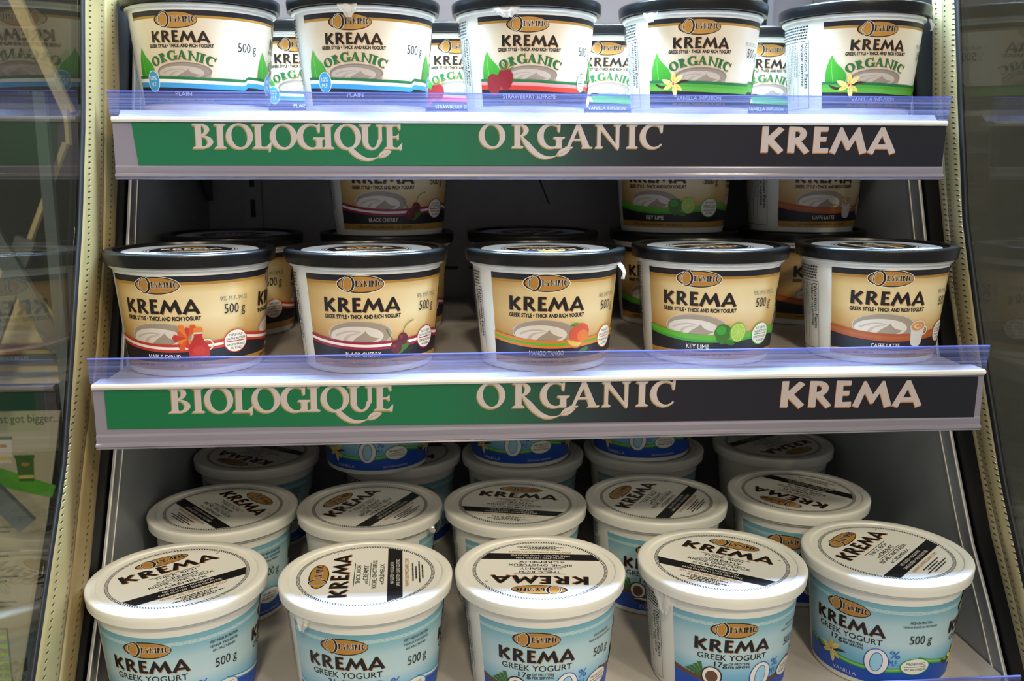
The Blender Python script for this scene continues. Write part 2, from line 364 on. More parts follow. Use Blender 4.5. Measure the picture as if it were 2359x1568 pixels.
def build_art(art, mapper, name, cut=True, uvscale=0.01):
    """triangles -> mesh; wide triangles are sliced on the tub's facet lines so they bend with the wall"""
    V = []; F = []; MI = []; UV = []; mats = []; mi = {}
    for tri, m, z in art.tri:
        if m not in mi: mi[m] = len(mats); mats.append(gm(m))
        # counter-clockwise
        pieces = [tri]
        if cut:
            lo = min(p[0] for p in tri); hi = max(p[0] for p in tri)
            if hi - lo > 1.5:
                pieces = []; k0 = math.floor(lo / STEP); k1 = math.ceil(hi / STEP)
                for k in range(k0, k1):
                    q = clip(clip(tri, k * STEP, 1), (k + 1) * STEP, -1)
                    if len(q) > 2: pieces.append(q)
        for q in pieces:
            a = sum(q[i][0] * q[(i + 1) % len(q)][1] - q[(i + 1) % len(q)][0] * q[i][1] for i in range(len(q)))
            if abs(a) < 1e-7: continue
            if a < 0: q = q[::-1]
            b = len(V); V += [mapper(x, y, z) for x, y in q]; UV += [(x * uvscale, y * uvscale) for x, y in q]
            F.append(tuple(range(b, b + len(q)))); MI.append(mi[m])
    return mesh(name, V, F, mats, MI, False, UV)
def clip(q, c, sgn):
    o = []
    for i in range(len(q)):
        a, b = q[i], q[(i + 1) % len(q)]; da, db = (a[0] - c) * sgn, (b[0] - c) * sgn
        if da >= 0: o.append(a)
        if (da > 0 and db < 0) or (da < 0 and db > 0):
            t = da / (da - db); o.append((c, a[1] + (b[1] - a[1]) * t))
    return o
R0, R1, HW = 46.0, 52.5, 70.0        # tub wall radii (mm) at the foot and under the rim
def rwall(v): return R0 + (R1 - R0) * v / HW
def facet(a):                         # radius factor of the faceted wall at angle a
    s = 2 * PI / NS; d = (a % s) - s / 2; return math.cos(s / 2) / math.cos(d)
def map_cone(u, v, z):
    a = u / RREF; r = (rwall(v) * facet(a) + 0.035 + z * 0.012) * 0.001
    return (r * math.sin(a), -r * math.cos(a), v * 0.001)

# ---- shared pictures
def bowl(A, cx, cy, rx, ry, ring='ink_bowl', c1='ink_cream1', c2='ink_cream2', c3='ink_cream3'):
    A.p([(cx - rx, cy), (cx - rx * .96, cy - ry * .6), (cx - rx * .8, cy - ry * 1.25), (cx + rx * .8, cy - ry * 1.25), (cx + rx * .96, cy - ry * .6), (cx + rx, cy)], c2)
    A.p(ell(cx, cy, rx * 1.02, ry * 1.03, 48), c1); A.p(ell(cx, cy, rx, ry, 48), ring); A.p(ell(cx, cy - ry * .06, rx * .95, ry * .93, 48), c3)
    A.p(ell(cx - rx * .1, cy - ry * .16, rx * .84, ry * .76, 44), c1)
    A.p(bez((cx - rx * .8, cy - ry * .1), (cx - rx * .4, cy + ry * .45), (cx, cy + ry * .35), (cx + rx * .1, cy + ry * .05)) + bez((cx + rx * .1, cy + ry * .05), (cx - rx * .1, cy + ry * .2), (cx - rx * .4, cy + ry * .3), (cx - rx * .74, cy - ry * .2)), c2)
    A.p(bez((cx - rx * .3, cy - ry * .75), (cx - rx * .1, cy - ry * .1), (cx + rx * .05, cy - ry * .15), (cx + rx * .18, cy + ry * .25)) + bez((cx + rx * .18, cy + ry * .25), (cx + rx * .25, cy - ry * .1), (cx + rx * .35, cy - ry * .25), (cx + rx * .62, cy - ry * .35)) + [(cx + rx * .3, cy - ry * .72)], c3)
    A.p(bez((cx - rx * .55, cy - ry * .6), (cx - rx * .5, cy), (cx - rx * .2, cy + ry * .1), (cx, cy + ry * .05)) + bez((cx, cy + ry * .02), (cx - rx * .25, cy), (cx - rx * .4, cy - ry * .2), (cx - rx * .42, cy - ry * .66)), c2)
def leafart(A, x0, y0, x1, y1):
    """broad green leaf standing on its stalk, tip at top"""
    w_ = x1 - x0; xm = x0 + w_ * .30
    A.p(bez((xm, y1), (x0 + w_ * .1, y1 - 6), (x0 - w_ * .06, y0 + 12), (x0 + w_ * .04, y0)) + bez((x0 + w_ * .55, y0), (x1 + w_ * .1, y0 + 4), (x1 - w_ * .02, y0 + 11), (x0 + w_ * .62, y0 + 16))[:-1] + bez((x0 + w_ * .62, y0 + 16), (x0 + w_ * .48, y0 + 18.5), (x0 + w_ * .36, y1 - 4), (xm, y1))[:-1], 'bg_leaf')
    A.p(stroke(bez((xm, y1 - 3), (xm - .6, y1 - 9), (xm + .2, y0 + 8), (xm + 2.2, y0)), [.15, .3, .4] + [.45] * 12), 'ink_leaf_light')
def flower(A, cx, cy, r, pod=True):
    if pod:
        A.p(stroke(bez((cx - r * 1.7, cy + r * .1), (cx - r, cy - r * .5), (cx - r * .4, cy - r * .2), (cx, cy)), [.6, 1.4, 2] + [2] * 9 + [1.5, 1.2, .8]), 'ink_brown')
        A.p(stroke(bez((cx + r * .1, cy - r * .1), (cx + r * .5, cy + r * .1), (cx + r * .9, cy + r * .3), (cx + r * 1.35, cy + r * .2)), [.8] + [1.8] * 10 + [1.4, 1, .6, .3]), 'ink_brown')
    for i in (1, 3, 5, 0, 2, 4):
        a = 90 + i * 60 + (9 if i % 2 else -7); rr = r * (1.12 if i % 2 else .98)
        A.p(leafshape(cx, cy, rr, math.radians(a), .30), 'ink_flower' if i % 2 else 'ink_yellow')
        A.p(stroke([(cx, cy), (cx + rr * .7 * math.cos(math.radians(a + 2)), cy + rr * .7 * math.sin(math.radians(a + 2)))], [.5, .15]), 'ink_stamen')
    A.p(ell(cx, cy - r * .08, r * .2, r * .16, 12), 'ink_flower')
    A.p(ell(cx, cy, r * .09, r * .12, 12), 'ink_red')
def badge(A, cx, cy, rx, ry, ringm, lines, line='ink_red'):
    A.p(ell(cx, cy, rx, ry, 44), ringm); A.p(ell(cx, cy, rx * .93, ry * .92, 44), 'ink_white')
    A.p(rect(cx - rx * .75, cy - ry * .06, cx + rx * .75, cy + ry * .02), line)
    n = len(lines); ys = {2: (.32, -.36), 4: (.52, .2, -.28, -.6)}[n]; ws = {2: (.62, .7), 4: (.55, .8, .75, .45)}[n]
    hh = ry * (.2 if n == 4 else .3)
    for t, yy, ww in zip(lines, ys, ws): A.text(t, cx - rx * ww, cy + ry * yy - hh / 2, cx + rx * ww, cy + ry * yy + hh / 2, 'ink_text', .02)
def nutrition(A):
    x1 = -60 * KD
    r = random.Random(3)
    for i in range(5): A.words(x1 - 42, 67.5 - i * 2.1, x1 - r.uniform(0, 3), 68.6 - i * 2.1, 'ink_text', i)
    A.poly([[rect(x1 - 44, 6, x1, 57.5), rect(x1 - 43.6, 6.4, x1 - .4, 57.1)]], 'ink_text')
    rot = lambda xx: (lambda x, y: (xx + y, 55.5 - x))
    A.text('Nutrition Facts', 0, 0, 34, 3.1, 'ink_text', .035, rot(x1 - 4.6)); A.text('Valeur nutritive', 0, 0, 32, 3.1, 'ink_text', .035, rot(x1 - 8.6))
    A.text('Per 175 g / par 175 g', 0, 0, 24, 1.9, 'ink_text', .01, rot(x1 - 11.4)); A.p(rect(x1 - 12.4, 8, x1 - 12.1, 55.5), 'ink_text')
    for i in range(11): A.words(0, 0, r.uniform(24, 46), .9, 'ink_grey', 40 + i, rot(x1 - 14.5 - i * 2.4))
def wave(fn, x0, x1, d=3):
    n = max(2, int((x1 - x0) / d)); return [(x0 + (x1 - x0) * i / n, fn(x0 + (x1 - x0) * i / n)) for i in range(n + 1)]
def band(top, bot, x0, x1): return wave(top, x0, x1) + wave(bot, x0, x1)[::-1]
PL, PR = -47.3 * KD, 172 * KD
P2 = 114 * KD
def local(x):               # fold the second panel back onto the first
    c = 57 * KD; return x if x < c else x - P2

def art_cream(kind):
    A = Art()
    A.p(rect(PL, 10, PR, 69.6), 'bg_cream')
    A.p(rect(PL, 65.4, PR, 69.6), 'ink_navy'); A.p(rect(PL, 63.6, PR, 65.4), 'ink_gold')
    for off in (0, P2):
        A.T = (lambda o: (lambda x, y: (x + o, y)))(off)
        A.oval(-.5 * KD, 63.2, 31, 12)
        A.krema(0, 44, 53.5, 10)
        A.text('GREEK STYLE • THICK AND RICH YOGURT' if off == 0 else 'YOGOURT STYLE GREC', -27, 39.4, 27, 42.1, 'ink_text', .09)
        bowl(A, -2, 28.6, 22.5, 9, 'ink_bowl2')
    A.T = None
    amp = lambda x: 5.2 * (max(0, abs(local(x) - 5)) / 45) ** 1.8
    wt = lambda x: 23 + amp(x) * (.9 if local(x) < 0 else .55); wb = lambda x: wt(x) - 5.6
    stripes = {'maple': ('ink_red', 'ink_white', 'ink_red'), 'cherry': ('ink_crimson', 'ink_white', 'ink_crimson'), 'mango': ('ink_orange', 'ink_lime', 'ink_orange'),
               'lime': ('ink_lime', 'ink_lime', 'ink_leaf'), 'latte': ('ink_rust', 'ink_band', 'ink_rust')}[kind]
    for i, m in enumerate(stripes):
        A.p(band(lambda x: wt(x) - 5.6 * i / 3, lambda x: wt(x) - 5.6 * (i + 1) / 3, PL, PR), m)
    A.p(band(wb, lambda x: 10.6, PL, PR), 'ink_navy'); A.p(rect(PL, 5.6, PR, 10.6), 'ink_gold')
    name = {'maple': ('MAPLE SYRUP', 17), 'cherry': ('BLACK CHERRY', 18), 'mango': ('MANGO TANGO', 18), 'lime': ('KEY LIME', 12), 'latte': ('CAFFE LATTE', 15)}[kind]
    lines = {'maple': ('MAPLE SYRUP', 'ON THE BOTTOM', "SIROP D'ÉRABLE", 'AU FOND'), 'cherry': ('BLACK CHERRY', 'ON THE BOTTOM', 'CERISES NOIRES', 'AU FOND'),
             'mango': ('MANGO', 'ON THE BOTTOM', 'MANGUE', 'AU FOND'), 'lime': ('KEY LIME ON', 'THE BOTTOM', 'LIME DES KEYS', 'AU FOND'), 'latte': ('LATTE', 'ON THE BOTTOM', 'CAFÉ LATTÉ', 'AU FOND')}[kind]
    for off in (0, P2):
        A.T = (lambda o: (lambda x, y: (x + o, y)))(off)
        A.text(name[0], -name[1] * .7, 12.6, name[1] * .7, 15.8, 'ink_white', .01)
        A.text('100% NATURAL INGREDIENTS - NO GELATIN', -23, 7.1, 25, 9.1, 'ink_text', .03)
        cx, cy = 28 * KD, 24.5
        if kind == 'maple':
            for k in range(9):
                a = 60 + k * 30; rr = (9, 6.5)[k % 2]
                A.p([(cx - 7, cy + 2.5), (cx - 7 + rr * math.cos(math.radians(a - 16)), cy + 3 + rr * math.sin(math.radians(a - 16))), (cx - 7 + rr * 1.15 * math.cos(math.radians(a)), cy + 3 + rr * 1.15 * math.sin(math.radians(a))), (cx - 7 + rr * math.cos(math.radians(a + 16)), cy + 3 + rr * math.sin(math.radians(a + 16)))], ('ink_maple', 'ink_red', 'ink_orange')[k % 3])
            A.poly([[ell(cx + 5.5, cy - 2.5, 4.6, 4.2, 24), ell(cx + 5.5, cy - 2.5, 3.6, 3.3, 24)]], 'ink_cream1')
            A.p(bez((cx - 2.4, cy + 5.5), (cx - 2.6, cy + 1), (cx - 6.5, cy - 1), (cx - 7, cy - 5)) + bez((cx - 6.4, cy - 10), (cx - 3, cy - 11.5), (cx + 4, cy - 11.5), (cx + 7, cy - 10)) + bez((cx + 7.4, cy - 5), (cx + 6, cy - 1), (cx + 2.6, cy), (cx + 2.4, cy + 5.5)), 'ink_amber')
            A.p(ell(cx, cy - 6, 4.2, 3, 20), 'ink_red'); A.p(rect(cx - 3, cy + 5.5, cx + 3, cy + 6.6), 'ink_cream1'); A.p(rect(cx - 3, cy + 6.6, cx + 3, cy + 9.8), 'ink_orange')
        if kind == 'cherry':
            A.p(ell(cx + 6, cy - 6, 4.5, 2.6, 20, rot=30), 'ink_lime_dark'); A.p(ell(cx + 1, cy - 8.6, 4.2, 2.2, 20, rot=-15), 'ink_lime_dark')
            A.p(stroke(bez((cx + 4.5, cy + 2), (cx + 4.5, cy + 8), (cx + 8, cy + 11.5), (cx + 13, cy + 12)), [.6] * 14 + [1.4]), 'ink_stem')
            A.p(stroke(bez((cx - 1, cy - 4), (cx - 3, cy), (cx - 6, cy + 2), (cx - 7.5, cy + 7)), [.6] * 14 + [1.4]), 'ink_stem')
            A.p(ell(cx + 4.6, cy - .5, 4, 4.4, 26), 'ink_cherry'); A.p(ell(cx + 3.2, cy + .9, 1.2, 1.4, 14), 'ink_cherry_light')
            A.p(ell(cx - .6, cy - 6.2, 4.4, 4.6, 26), 'ink_cherry'); A.p(ell(cx - 2, cy - 5, 1.4, 1.5, 14), 'ink_cherry_light')
        if kind == 'mango':
            A.p(ell(cx + 4, cy - 9.4, 4.5, 1.8, 20, rot=20), 'ink_lime_dark')
            A.p(ell(cx, cy + 3.2, 8, 6.8, 34, rot=20), 'ink_mango'); A.p(ell(cx + 2.5, cy + 1.2, 4.6, 4.2, 26), 'ink_orange')
            A.p(bez((cx - 8, cy + 8.5), (cx - 6, cy + 11.5), (cx - 2, cy + 11), (cx, cy + 9.5)) + bez((cx, cy + 9.5), (cx - 2, cy + 8.8), (cx - 5, cy + 8.8), (cx - 8, cy + 8.5)), 'ink_leaf')
            A.p(bez((cx - 11, cy), (cx - 4, cy - 2), (cx + 1, cy - 2.5), (cx + 4, cy - 3.5)) + bez((cx + 4, cy - 3.5), (cx + 1, cy - 8.5), (cx - 8, cy - 9.5), (cx - 11, cy)), 'ink_orange')
            A.p(bez((cx - 10, cy - 1), (cx - 4, cy - 3), (cx, cy - 3.3), (cx + 2, cy - 4.2)) + bez((cx + 2, cy - 4.2), (cx - 1, cy - 7), (cx - 7, cy - 7), (cx - 10, cy - 1)), 'ink_yellow')
        if kind == 'lime':
            A.p([(cx - 12, cy - 4), (cx - 7, cy - 3), (cx - 2, cy - 7), (cx - 7, cy - 8.4)], 'ink_lime_dark'); A.p(ell(cx - 1, cy - 6.8, 4.5, 1.8, 18, rot=-15), 'ink_lime_dark')
            A.p(ell(cx - 6, cy + .4, 6.4, 6, 30), 'ink_lime_dark'); A.p(ell(cx - 7.5, cy + 2, 3.6, 3.2, 22), 'ink_leaf')
            A.p(ell(cx + 5.2, cy + .4, 6.4, 7.2, 34), 'ink_lime'); A.p(ell(cx + 5.4, cy + .4, 5.8, 6.6, 34), 'ink_lime_pale')
            for k in range(9):
                a = k * 40; A.p([(cx + 5.4 + .7 * math.cos(math.radians(a)), cy + .4 + .7 * math.sin(math.radians(a)))] + ell(cx + 5.4, cy + .4, 5.1, 5.9, 5, a - 17, a + 17), 'ink_lime_light')
        if kind == 'latte':
            A.poly([[ell(cx + 5.5, cy + .5, 3.6, 3.4, 22), ell(cx + 5.5, cy + .5, 2.6, 2.4, 22)]], 'ink_cup')
            A.p([(cx - 7, cy + 3.6), (cx - 5.4, cy - 9.5), (cx - 2, cy - 11.2), (cx + 1.5, cy - 11.2), (cx + 4, cy - 9.5), (cx + 5.6, cy + 3.6)], 'ink_cup')
            A.p(ell(cx - .7, cy + 4, 6.9, 4, 32, rot=6), 'ink_cup'); A.p(ell(cx - .7, cy + 4, 6, 3.3, 32, rot=6), 'ink_latte')
            A.poly([[ell(cx - .7, cy + 4, 3.6, 1.9, 24), ell(cx - .2, cy + 4, 2.7, 1.3, 24)]], 'ink_cream1')
        badge(A, 58.5 * KD, 22.7, 9.6, 8.3, stripes[0], lines, stripes[0])
        A.text('9% M.F./M.G.', 45.5 * KD, 51.6, 69.5 * KD, 54.6, 'ink_grey', 0); A.text('500 g', 48.5 * KD, 40.6, 67 * KD, 49.2, 'ink_text', -.012)
    A.T = None; nutrition(A); return A

def art_organic(kind):
    A = Art()
    A.p(rect(PL, 5.8, PR, 69.8), 'bg_white'); A.p(rect(PL, 66.2, PR, 69.8), 'ink_navy'); A.p(rect(PL, 64.4, PR, 66.2), 'ink_gold')
    pale, col = {'plain': ('ink_white', 'ink_blue'), 'straw': ('ink_pink', 'ink_red'), 'vanilla': ('ink_grass', 'ink_grass2')}[kind]
    cv = lambda x: -2.2 * max(0, min(1, (local(x) + 40) / 60)) + 1.4
    for off in (0, P2):
        A.T = (lambda o: (lambda x, y: (x + o, y)))(off)
        A.oval(-2.3 * KD, 63.2, 31, 11.8, rim=False); A.krema(0, 48, 42.5, 8)
        A.text('GREEK STYLE • THICK AND RICH YOGURT' if off == 0 else 'YOGOURT STYLE GREC', -24.5, 44.5, 23.5, 46.8, 'ink_text', .09)
        bowl(A, 1, 28, 20.5, 6.4, 'ink_bowl', 'ink_tan1', 'ink_tan2', 'ink_tan3')
        arch = lambda x, y: (lambda a, r: (r * math.sin(a), -16 + r * math.cos(a)))(x / 46, 46 + y + 6.2)
        A.serif('ORGANIC', -20.5, 20.5, 0, 6.3, 'ink_green', .36, shade='ink_copper', off=.3, fn=arch)
        leafart(A, -45 * KD, 21, -24.5 * KD, 45.5)
    A.T = None
    A.p(band(lambda x: 24.4 + cv(x), lambda x: 22.4 + cv(x), PL, PR), 'ink_green')
    A.p(band(lambda x: 22.4 + cv(x), lambda x: 20 + cv(x), PL, PR), pale)
    A.p(band(lambda x: 20 + cv(x), lambda x: 16.6 + cv(x), PL, PR), col)
    A.p(band(lambda x: 16.6 + cv(x), lambda x: 5.6, PL, PR), 'ink_navy')
    for off in (0, P2):
        A.T = (lambda o: (lambda x, y: (x + o, y)))(off)
        if kind == 'plain':
            cx, cy = -28 * KD, 21.5
            A.p(ell(cx, cy, 6, 7.6, 30), 'ink_white'); A.p(ell(cx, cy, 5.5, 7.1, 30), 'ink_blue')
            A.text('10%', cx - 3.2, cy + .8, cx + 3.2, cy + 3.8, 'ink_white', .01); A.text('M.F.', cx - 3, cy - 3.4, cx + 3, cy - .6, 'ink_white', .01)
            A.text('PLAIN', -6.2, 11, 6.2, 14, 'ink_pale', 0)
        if kind == 'vanilla':
            flower(A, -23.5 * KD, 22.6, 9); A.text('VANILLA INFUSION', -18, 10.6, 18, 13.6, 'ink_pale', 0)
        if kind == 'straw':
            for sx, sy, ro in ((-33, 21.5, 0), (-21.5, 25.3, 25)):
                x, y = sx * KD, sy
                A.p(bez((x - 1, y + 7.5), (x - 8, y + 6.5), (x - 7.5, y - 3), (x - 1.5, y - 8.5)) + bez((x + 1.5, y - 8.5), (x + 7.5, y - 3), (x + 8, y + 6.5), (x - 1, y + 7.5))[:-1], 'ink_straw')
                rr = random.Random(sx)
                for k in range(22): A.p(ell(x + rr.uniform(-5, 5), y + rr.uniform(-4, 5.5), .3, .5, 6), 'ink_straw_dark', A.n + 1)
                A.n += 1
                if ro:
                    for k in range(6): a = math.radians(20 + k * 35); A.p([(x + 1, y + 6), (x + 1 + 4.6 * math.cos(a - .25), y + 7 + 3.4 * math.sin(a - .25)), (x + 1 + 6 * math.cos(a), y + 7 + 5 * math.sin(a))], 'ink_stem')
            A.text('STRAWBERRY SUPREME', -21.5, 10.8, 21.5, 14.2, 'ink_pale', 0)
            badge(A, 55 * KD, 23.5, 6.2, 7.2, 'ink_green', ('STRAWBERRY', 'ON THE BOTTOM', 'FRAISES', 'AU FOND'), 'ink_green')
        A.text('100% NATURAL INGREDIENTS - NO GELATIN', -21, 7.2, 22, 8.8, 'ink_oval', 0)
        if kind != 'plain': A.text('8% M.F./M.G.' if kind == 'straw' else '9% M.F./M.G.', 43 * KD, 51, 62 * KD, 53.8, 'ink_grey', 0)
        A.text('500 g', 47 * KD, 40.8, 65.5 * KD, 49.2, 'ink_text', -.012)
    A.T = None; nutrition(A); return A

def art_blue(kind):
    A = Art()
    A.p(rect(PL, 5, PR, 66), 'bg_blue')
    A.p(rect(PL, 61.6, PR, 61.9), 'ink_chain'); A.p(rect(PL, 59.7, PR, 60.0), 'ink_chain')
    A.n += 1; x = PL + 1
    while x < PR - 1:
        A.poly([[ell(x, 60.8, 1.0, .62, 8), ell(x, 60.8, .6, .3, 8)]], 'ink_chain', A.n); x += 1.9
    ring = {'plain': 'ink_blue', 'coco': 'ink_coco', 'vanilla': 'ink_leaf'}[kind]; pale = {'plain': 'ink_white', 'coco': 'ink_coco', 'vanilla': 'ink_palelime'}[kind]
    wv = lambda x: 15.8 + 6.5 * (max(0, abs(local(x) - 14) - 6) / 45) ** 1.6
    A.p(band(wv, lambda x: 4.6, PL, PR), 'ink_royal')
    A.p(band(lambda x: wv(x) + 1.6, lambda x: wv(x) - 1.8, PL, PR), ring); A.p(band(lambda x: wv(x) + .8, lambda x: wv(x) - .8, PL, PR), pale)
    for off in (0, P2):
        A.T = (lambda o: (lambda x, y: (x + o, y)))(off)
        A.oval(0, 57.2, 31, 11.8, rim=False); A.krema(0, 40.8, 51.5, 9.2)
        A.text('GREEK YOGURT', -23.5, 34.6, 24, 38.8, 'ink_text', .015)
        A.text('21g' if kind == 'plain' else '17g', -12, 28.6, -3.5, 33.2, 'ink_text', .03); A.text('OF PROTEIN', -2.6, 31.2, 11.5, 33, 'ink_text', .03); A.text('PER SERVING', -2.6, 28.8, 12, 30.6, 'ink_text', .03)
        cx = -14.5 * KD
        if kind == 'vanilla': flower(A, cx, 20, 9); A.text('VANILLA', -11, 6.6, 8, 9.4, 'ink_pale', 0)
        if kind == 'coco':
            for k in range(4): A.p([(cx - 6, 20), (cx - 20 + k * 3, 24 + k * 2.4), (cx - 17 + k * 3, 25.6 + k * 2)], 'ink_lime_dark')
            A.p(ell(cx - 1, 22, 7.2, 7.4, 30), 'ink_brown'); A.p(ell(cx - 1, 22, 6.2, 6.5, 30), 'ink_white'); A.p(ell(cx - 1, 21.6, 4.2, 4.6, 28), 'ink_coco')
            A.p(bez((cx - 6, 14), (cx - 1, 17), (cx + 6, 18), (cx + 11, 13)) + bez((cx + 11, 13), (cx + 6, 11), (cx - 2, 10), (cx - 6, 14))[:-1], 'ink_brown'); A.p(bez((cx - 5, 14), (cx, 16), (cx + 5, 17), (cx + 10, 13.4)) + bez((cx + 10, 13.4), (cx + 5, 14), (cx, 14.5), (cx - 5, 14))[:-1], 'ink_white')
            A.text('COCONUT', -12, 6.6, 9, 9.4, 'ink_pale', 0)
        if kind == 'plain': A.text('PLAIN', -9, 6.6, 6, 9.4, 'ink_pale', 0)
        zx, zy = 24 * KD, 21.8
        A.p(ell(zx, zy, 8.4, 10.3, 40, rot=-6), 'ink_royal'); A.p(ell(zx, zy, 7.8, 9.7, 40, rot=-6), 'ink_white'); A.p(ell(zx, zy, 4.3, 7.6, 34, rot=-8), 'ink_royal'); A.p(ell(zx, zy, 3.8, 7.1, 34, rot=-8), 'ink_sky')
        A.text('%', zx + 8.6, 26.2, zx + 15.4, 31.8, 'ink_bluetext', .02); A.text('M.F.', zx + 8.6, 20.4, zx + 14.6, 24.6, 'ink_bluetext', .01)
        badge(A, 55 * KD, 20, 11.2, 6.4, ring, ('PROBIOTIC', 'PROBIOTIQUE'), ring)
        c = 55 * KD
        if kind == 'plain':
            for i, t in enumerate(('VERY HIGH IN PROTEIN', 'TENEUR TRÈS ÉLEVÉE', 'EN PROTÉINES')): A.text(t, c - 10 + (2 if i == 2 else 0), 56 - i * 3.2, c + 10 - (2 if i == 2 else 0), 58 - i * 3.2, 'ink_text', .02)
        else:
            A.text('HIGH IN PROTEIN', c - 7.5, 53, c + 7.5, 54.8, 'ink_text', .02); A.text('TENEUR ÉLEVÉE EN PROTÉINES', c - 12, 50, c + 12, 51.8, 'ink_text', .02)
        A.text('500 g', 47.5 * KD, 35.6, 66 * KD, 44, 'ink_text', -.012); A.text('100% NATURAL INGREDIENTS', 40 * KD, 6.8, 68 * KD, 8.6, 'ink_pale', 0)
    A.T = None; nutrition(A); return A

def map_flat(zoff): return lambda u, v, z: (u * .001, v * .001, zoff + .00003 + z * .00001)
def art_lid_white():
    A = Art()
    for r0, r1 in ((46.3, 46.0), (44.3, 44.0)): A.poly([[ell(0, 0, r0, r0, 120), ell(0, 0, r1, r1, 120)]], 'ink_chainblack')
    A.n += 1
    for k in range(150):      # rope border
        a = k * 2.4; c, s = math.cos(math.radians(a)), math.sin(math.radians(a)); c2, s2 = math.cos(math.radians(a + 1.5)), math.sin(math.radians(a + 1.5))
        A.p(stroke([(44.2 * c, 44.2 * s), (46.1 * c2, 46.1 * s2)], .75), 'ink_chainblack', A.n)
    A.oval(0, 31.5, 37, 13.5, rim=False); A.krema(0, 11.5, 66, 12, off=.7)
    A.text('-', 34.5, 20.5, 36.5, 21, 'ink_text', 0)
    A.p(rect(-18, 7.6, 18, 8.1), 'ink_text'); A.text('THICK, RICH', -14, 3.2, 14, 6.6, 'ink_text', .01)
    A.text('and', -15, -1.4, -10, .8, 'ink_text', 0); A.text('CREAMY', -9, -1.6, 14, 1.9, 'ink_text', .01); A.p(rect(-18, -3.1, 18, -2.7), 'ink_text')
    A.text('RICHE, ONCTUEUX', -22, -7.8, 22, -4.1, 'ink_text', .01); A.text('et', -17, -12, -14, -10, 'ink_text', 0); A.text('CRÉMEUX', -13, -12.2, 15, -8.6, 'ink_text', .01)
    hy = lambda y: math.sqrt(44 ** 2 - y * y)
    A.p([(-hy(14.5), -14.5), (-hy(24.5), -24.5), (hy(24.5), -24.5), (hy(14.5), -14.5)], 'ink_black')
    A.text('NO GLUTEN • NO GELATIN', -17, -18.6, 17, -16.2, 'ink_white', 0); A.text('SANS GLUTEN • SANS GELATINE', -21, -22.6, 21, -20.2, 'ink_white', 0)
    A.text('WWW.OLYMPICDAIRY.COM', -22, -28.8, 22, -26.2, 'ink_url', .01)
    for i, (a, b) in enumerate(((-14, 14), (-11, 9), (-17, 17), (-11, 11))): A.words(a, -32 - i * 2.2, b, -31 - i * 2.2, 'ink_text', 70 + i)
    r = random.Random(5)
    for k in range(7): a = 128 + k * 4.2; A.p(stroke([(51.6 * math.cos(math.radians(a)), 51.6 * math.sin(math.radians(a))), (53.6 * math.cos(math.radians(a + r.uniform(-1.5, 1.5))), 53.6 * math.sin(math.radians(a + 1)))], r.uniform(.5, 1.1)), 'ink_grey')
    return A
def art_lid_black():
    A = Art()
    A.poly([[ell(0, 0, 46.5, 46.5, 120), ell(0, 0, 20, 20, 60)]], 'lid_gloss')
    for r0, r1 in ((32.2, 31.7), (30.4, 29.6)): A.poly([[ell(0, 0, r0, r0, 100), ell(0, 0, r1, r1, 100)]], 'ink_black')
    A.p(ell(0, 0, 28.2, 28.2, 100), 'ink_black')
    A.krema(0, 3.5, 42, 9, 'ink_white', 'ink_oval', .4); A.p(ell(0, 18.5, 10, 4.6, 36), 'ink_oval'); A.serif('OLYMPIC', -8, 8, 16.7, 3.4, 'ink_black', .24)
    A.p(rect(-15, 0, 15, .8), 'ink_white'); A.text('THICK, RICH', -12, -4.6, 12, -1.4, 'ink_white', .01); A.text('and CREAMY', -11, -8.8, 11, -5.8, 'ink_white', .01)
    A.p(rect(-25.4, -15.6, 25.4, -11), 'ink_white'); A.text('NO GELATIN', -16, -14.4, 16, -12.2, 'ink_black', .01); A.text('WWW.OLYMPICDAIRY.COM', -15, -19.5, 15, -17.6, 'ink_url', .01)
    return A

# ------------------------------------------------------------------ tub parts (built once, shared)
def mm(p): return [(r * .001, z * .001) for r, z in p]
CUP = mesh('cup', *lathe(mm([(40, 1.2), (42.5, .1), (43.8, 0), (45.4, .6), (R0 + .05, 2.4), (rwall(20), 20), (rwall(45), 45), (R1, HW), (R1 + .2, 72.3), (54.6, 72.5), (54.9, 72.9), (54.9, 74.4), (54.2, 74.8), (53, 75.5), (53, 78)]), NS, True, True), plastic_white)
sharp(CUP, 35)
def lidmesh(mat, deep):
    fl = 84 - deep
    me = mesh('lid', *lathe(mm([(55.2, 75.0), (57.4, 75.0), (57.7, 75.3), (58.1, 79), (58.4, 82.2), (58.1, 83.2), (57.3, 83.85), (56.2, 84), (52.4, 84), (51.7, 83.7), (51.2, fl + .15), (50.6, fl), (0.001, fl)]), NS, True, False), mat)
    return sharp(me, 35)
LIDW = lidmesh(plastic_white, 1.3); LIDB = lidmesh(plastic_black, 1.9)
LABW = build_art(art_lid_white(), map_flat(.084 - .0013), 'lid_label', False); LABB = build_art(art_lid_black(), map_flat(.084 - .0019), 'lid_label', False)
LABELS = {}
def label_mesh(fam, kind):
    k = (fam, kind)
    if k not in LABELS:
        LABELS[k] = build_art({'cream': art_cream, 'organic': art_organic, 'blue': art_blue}[fam](kind), map_cone, 'label')
    return LABELS[k]
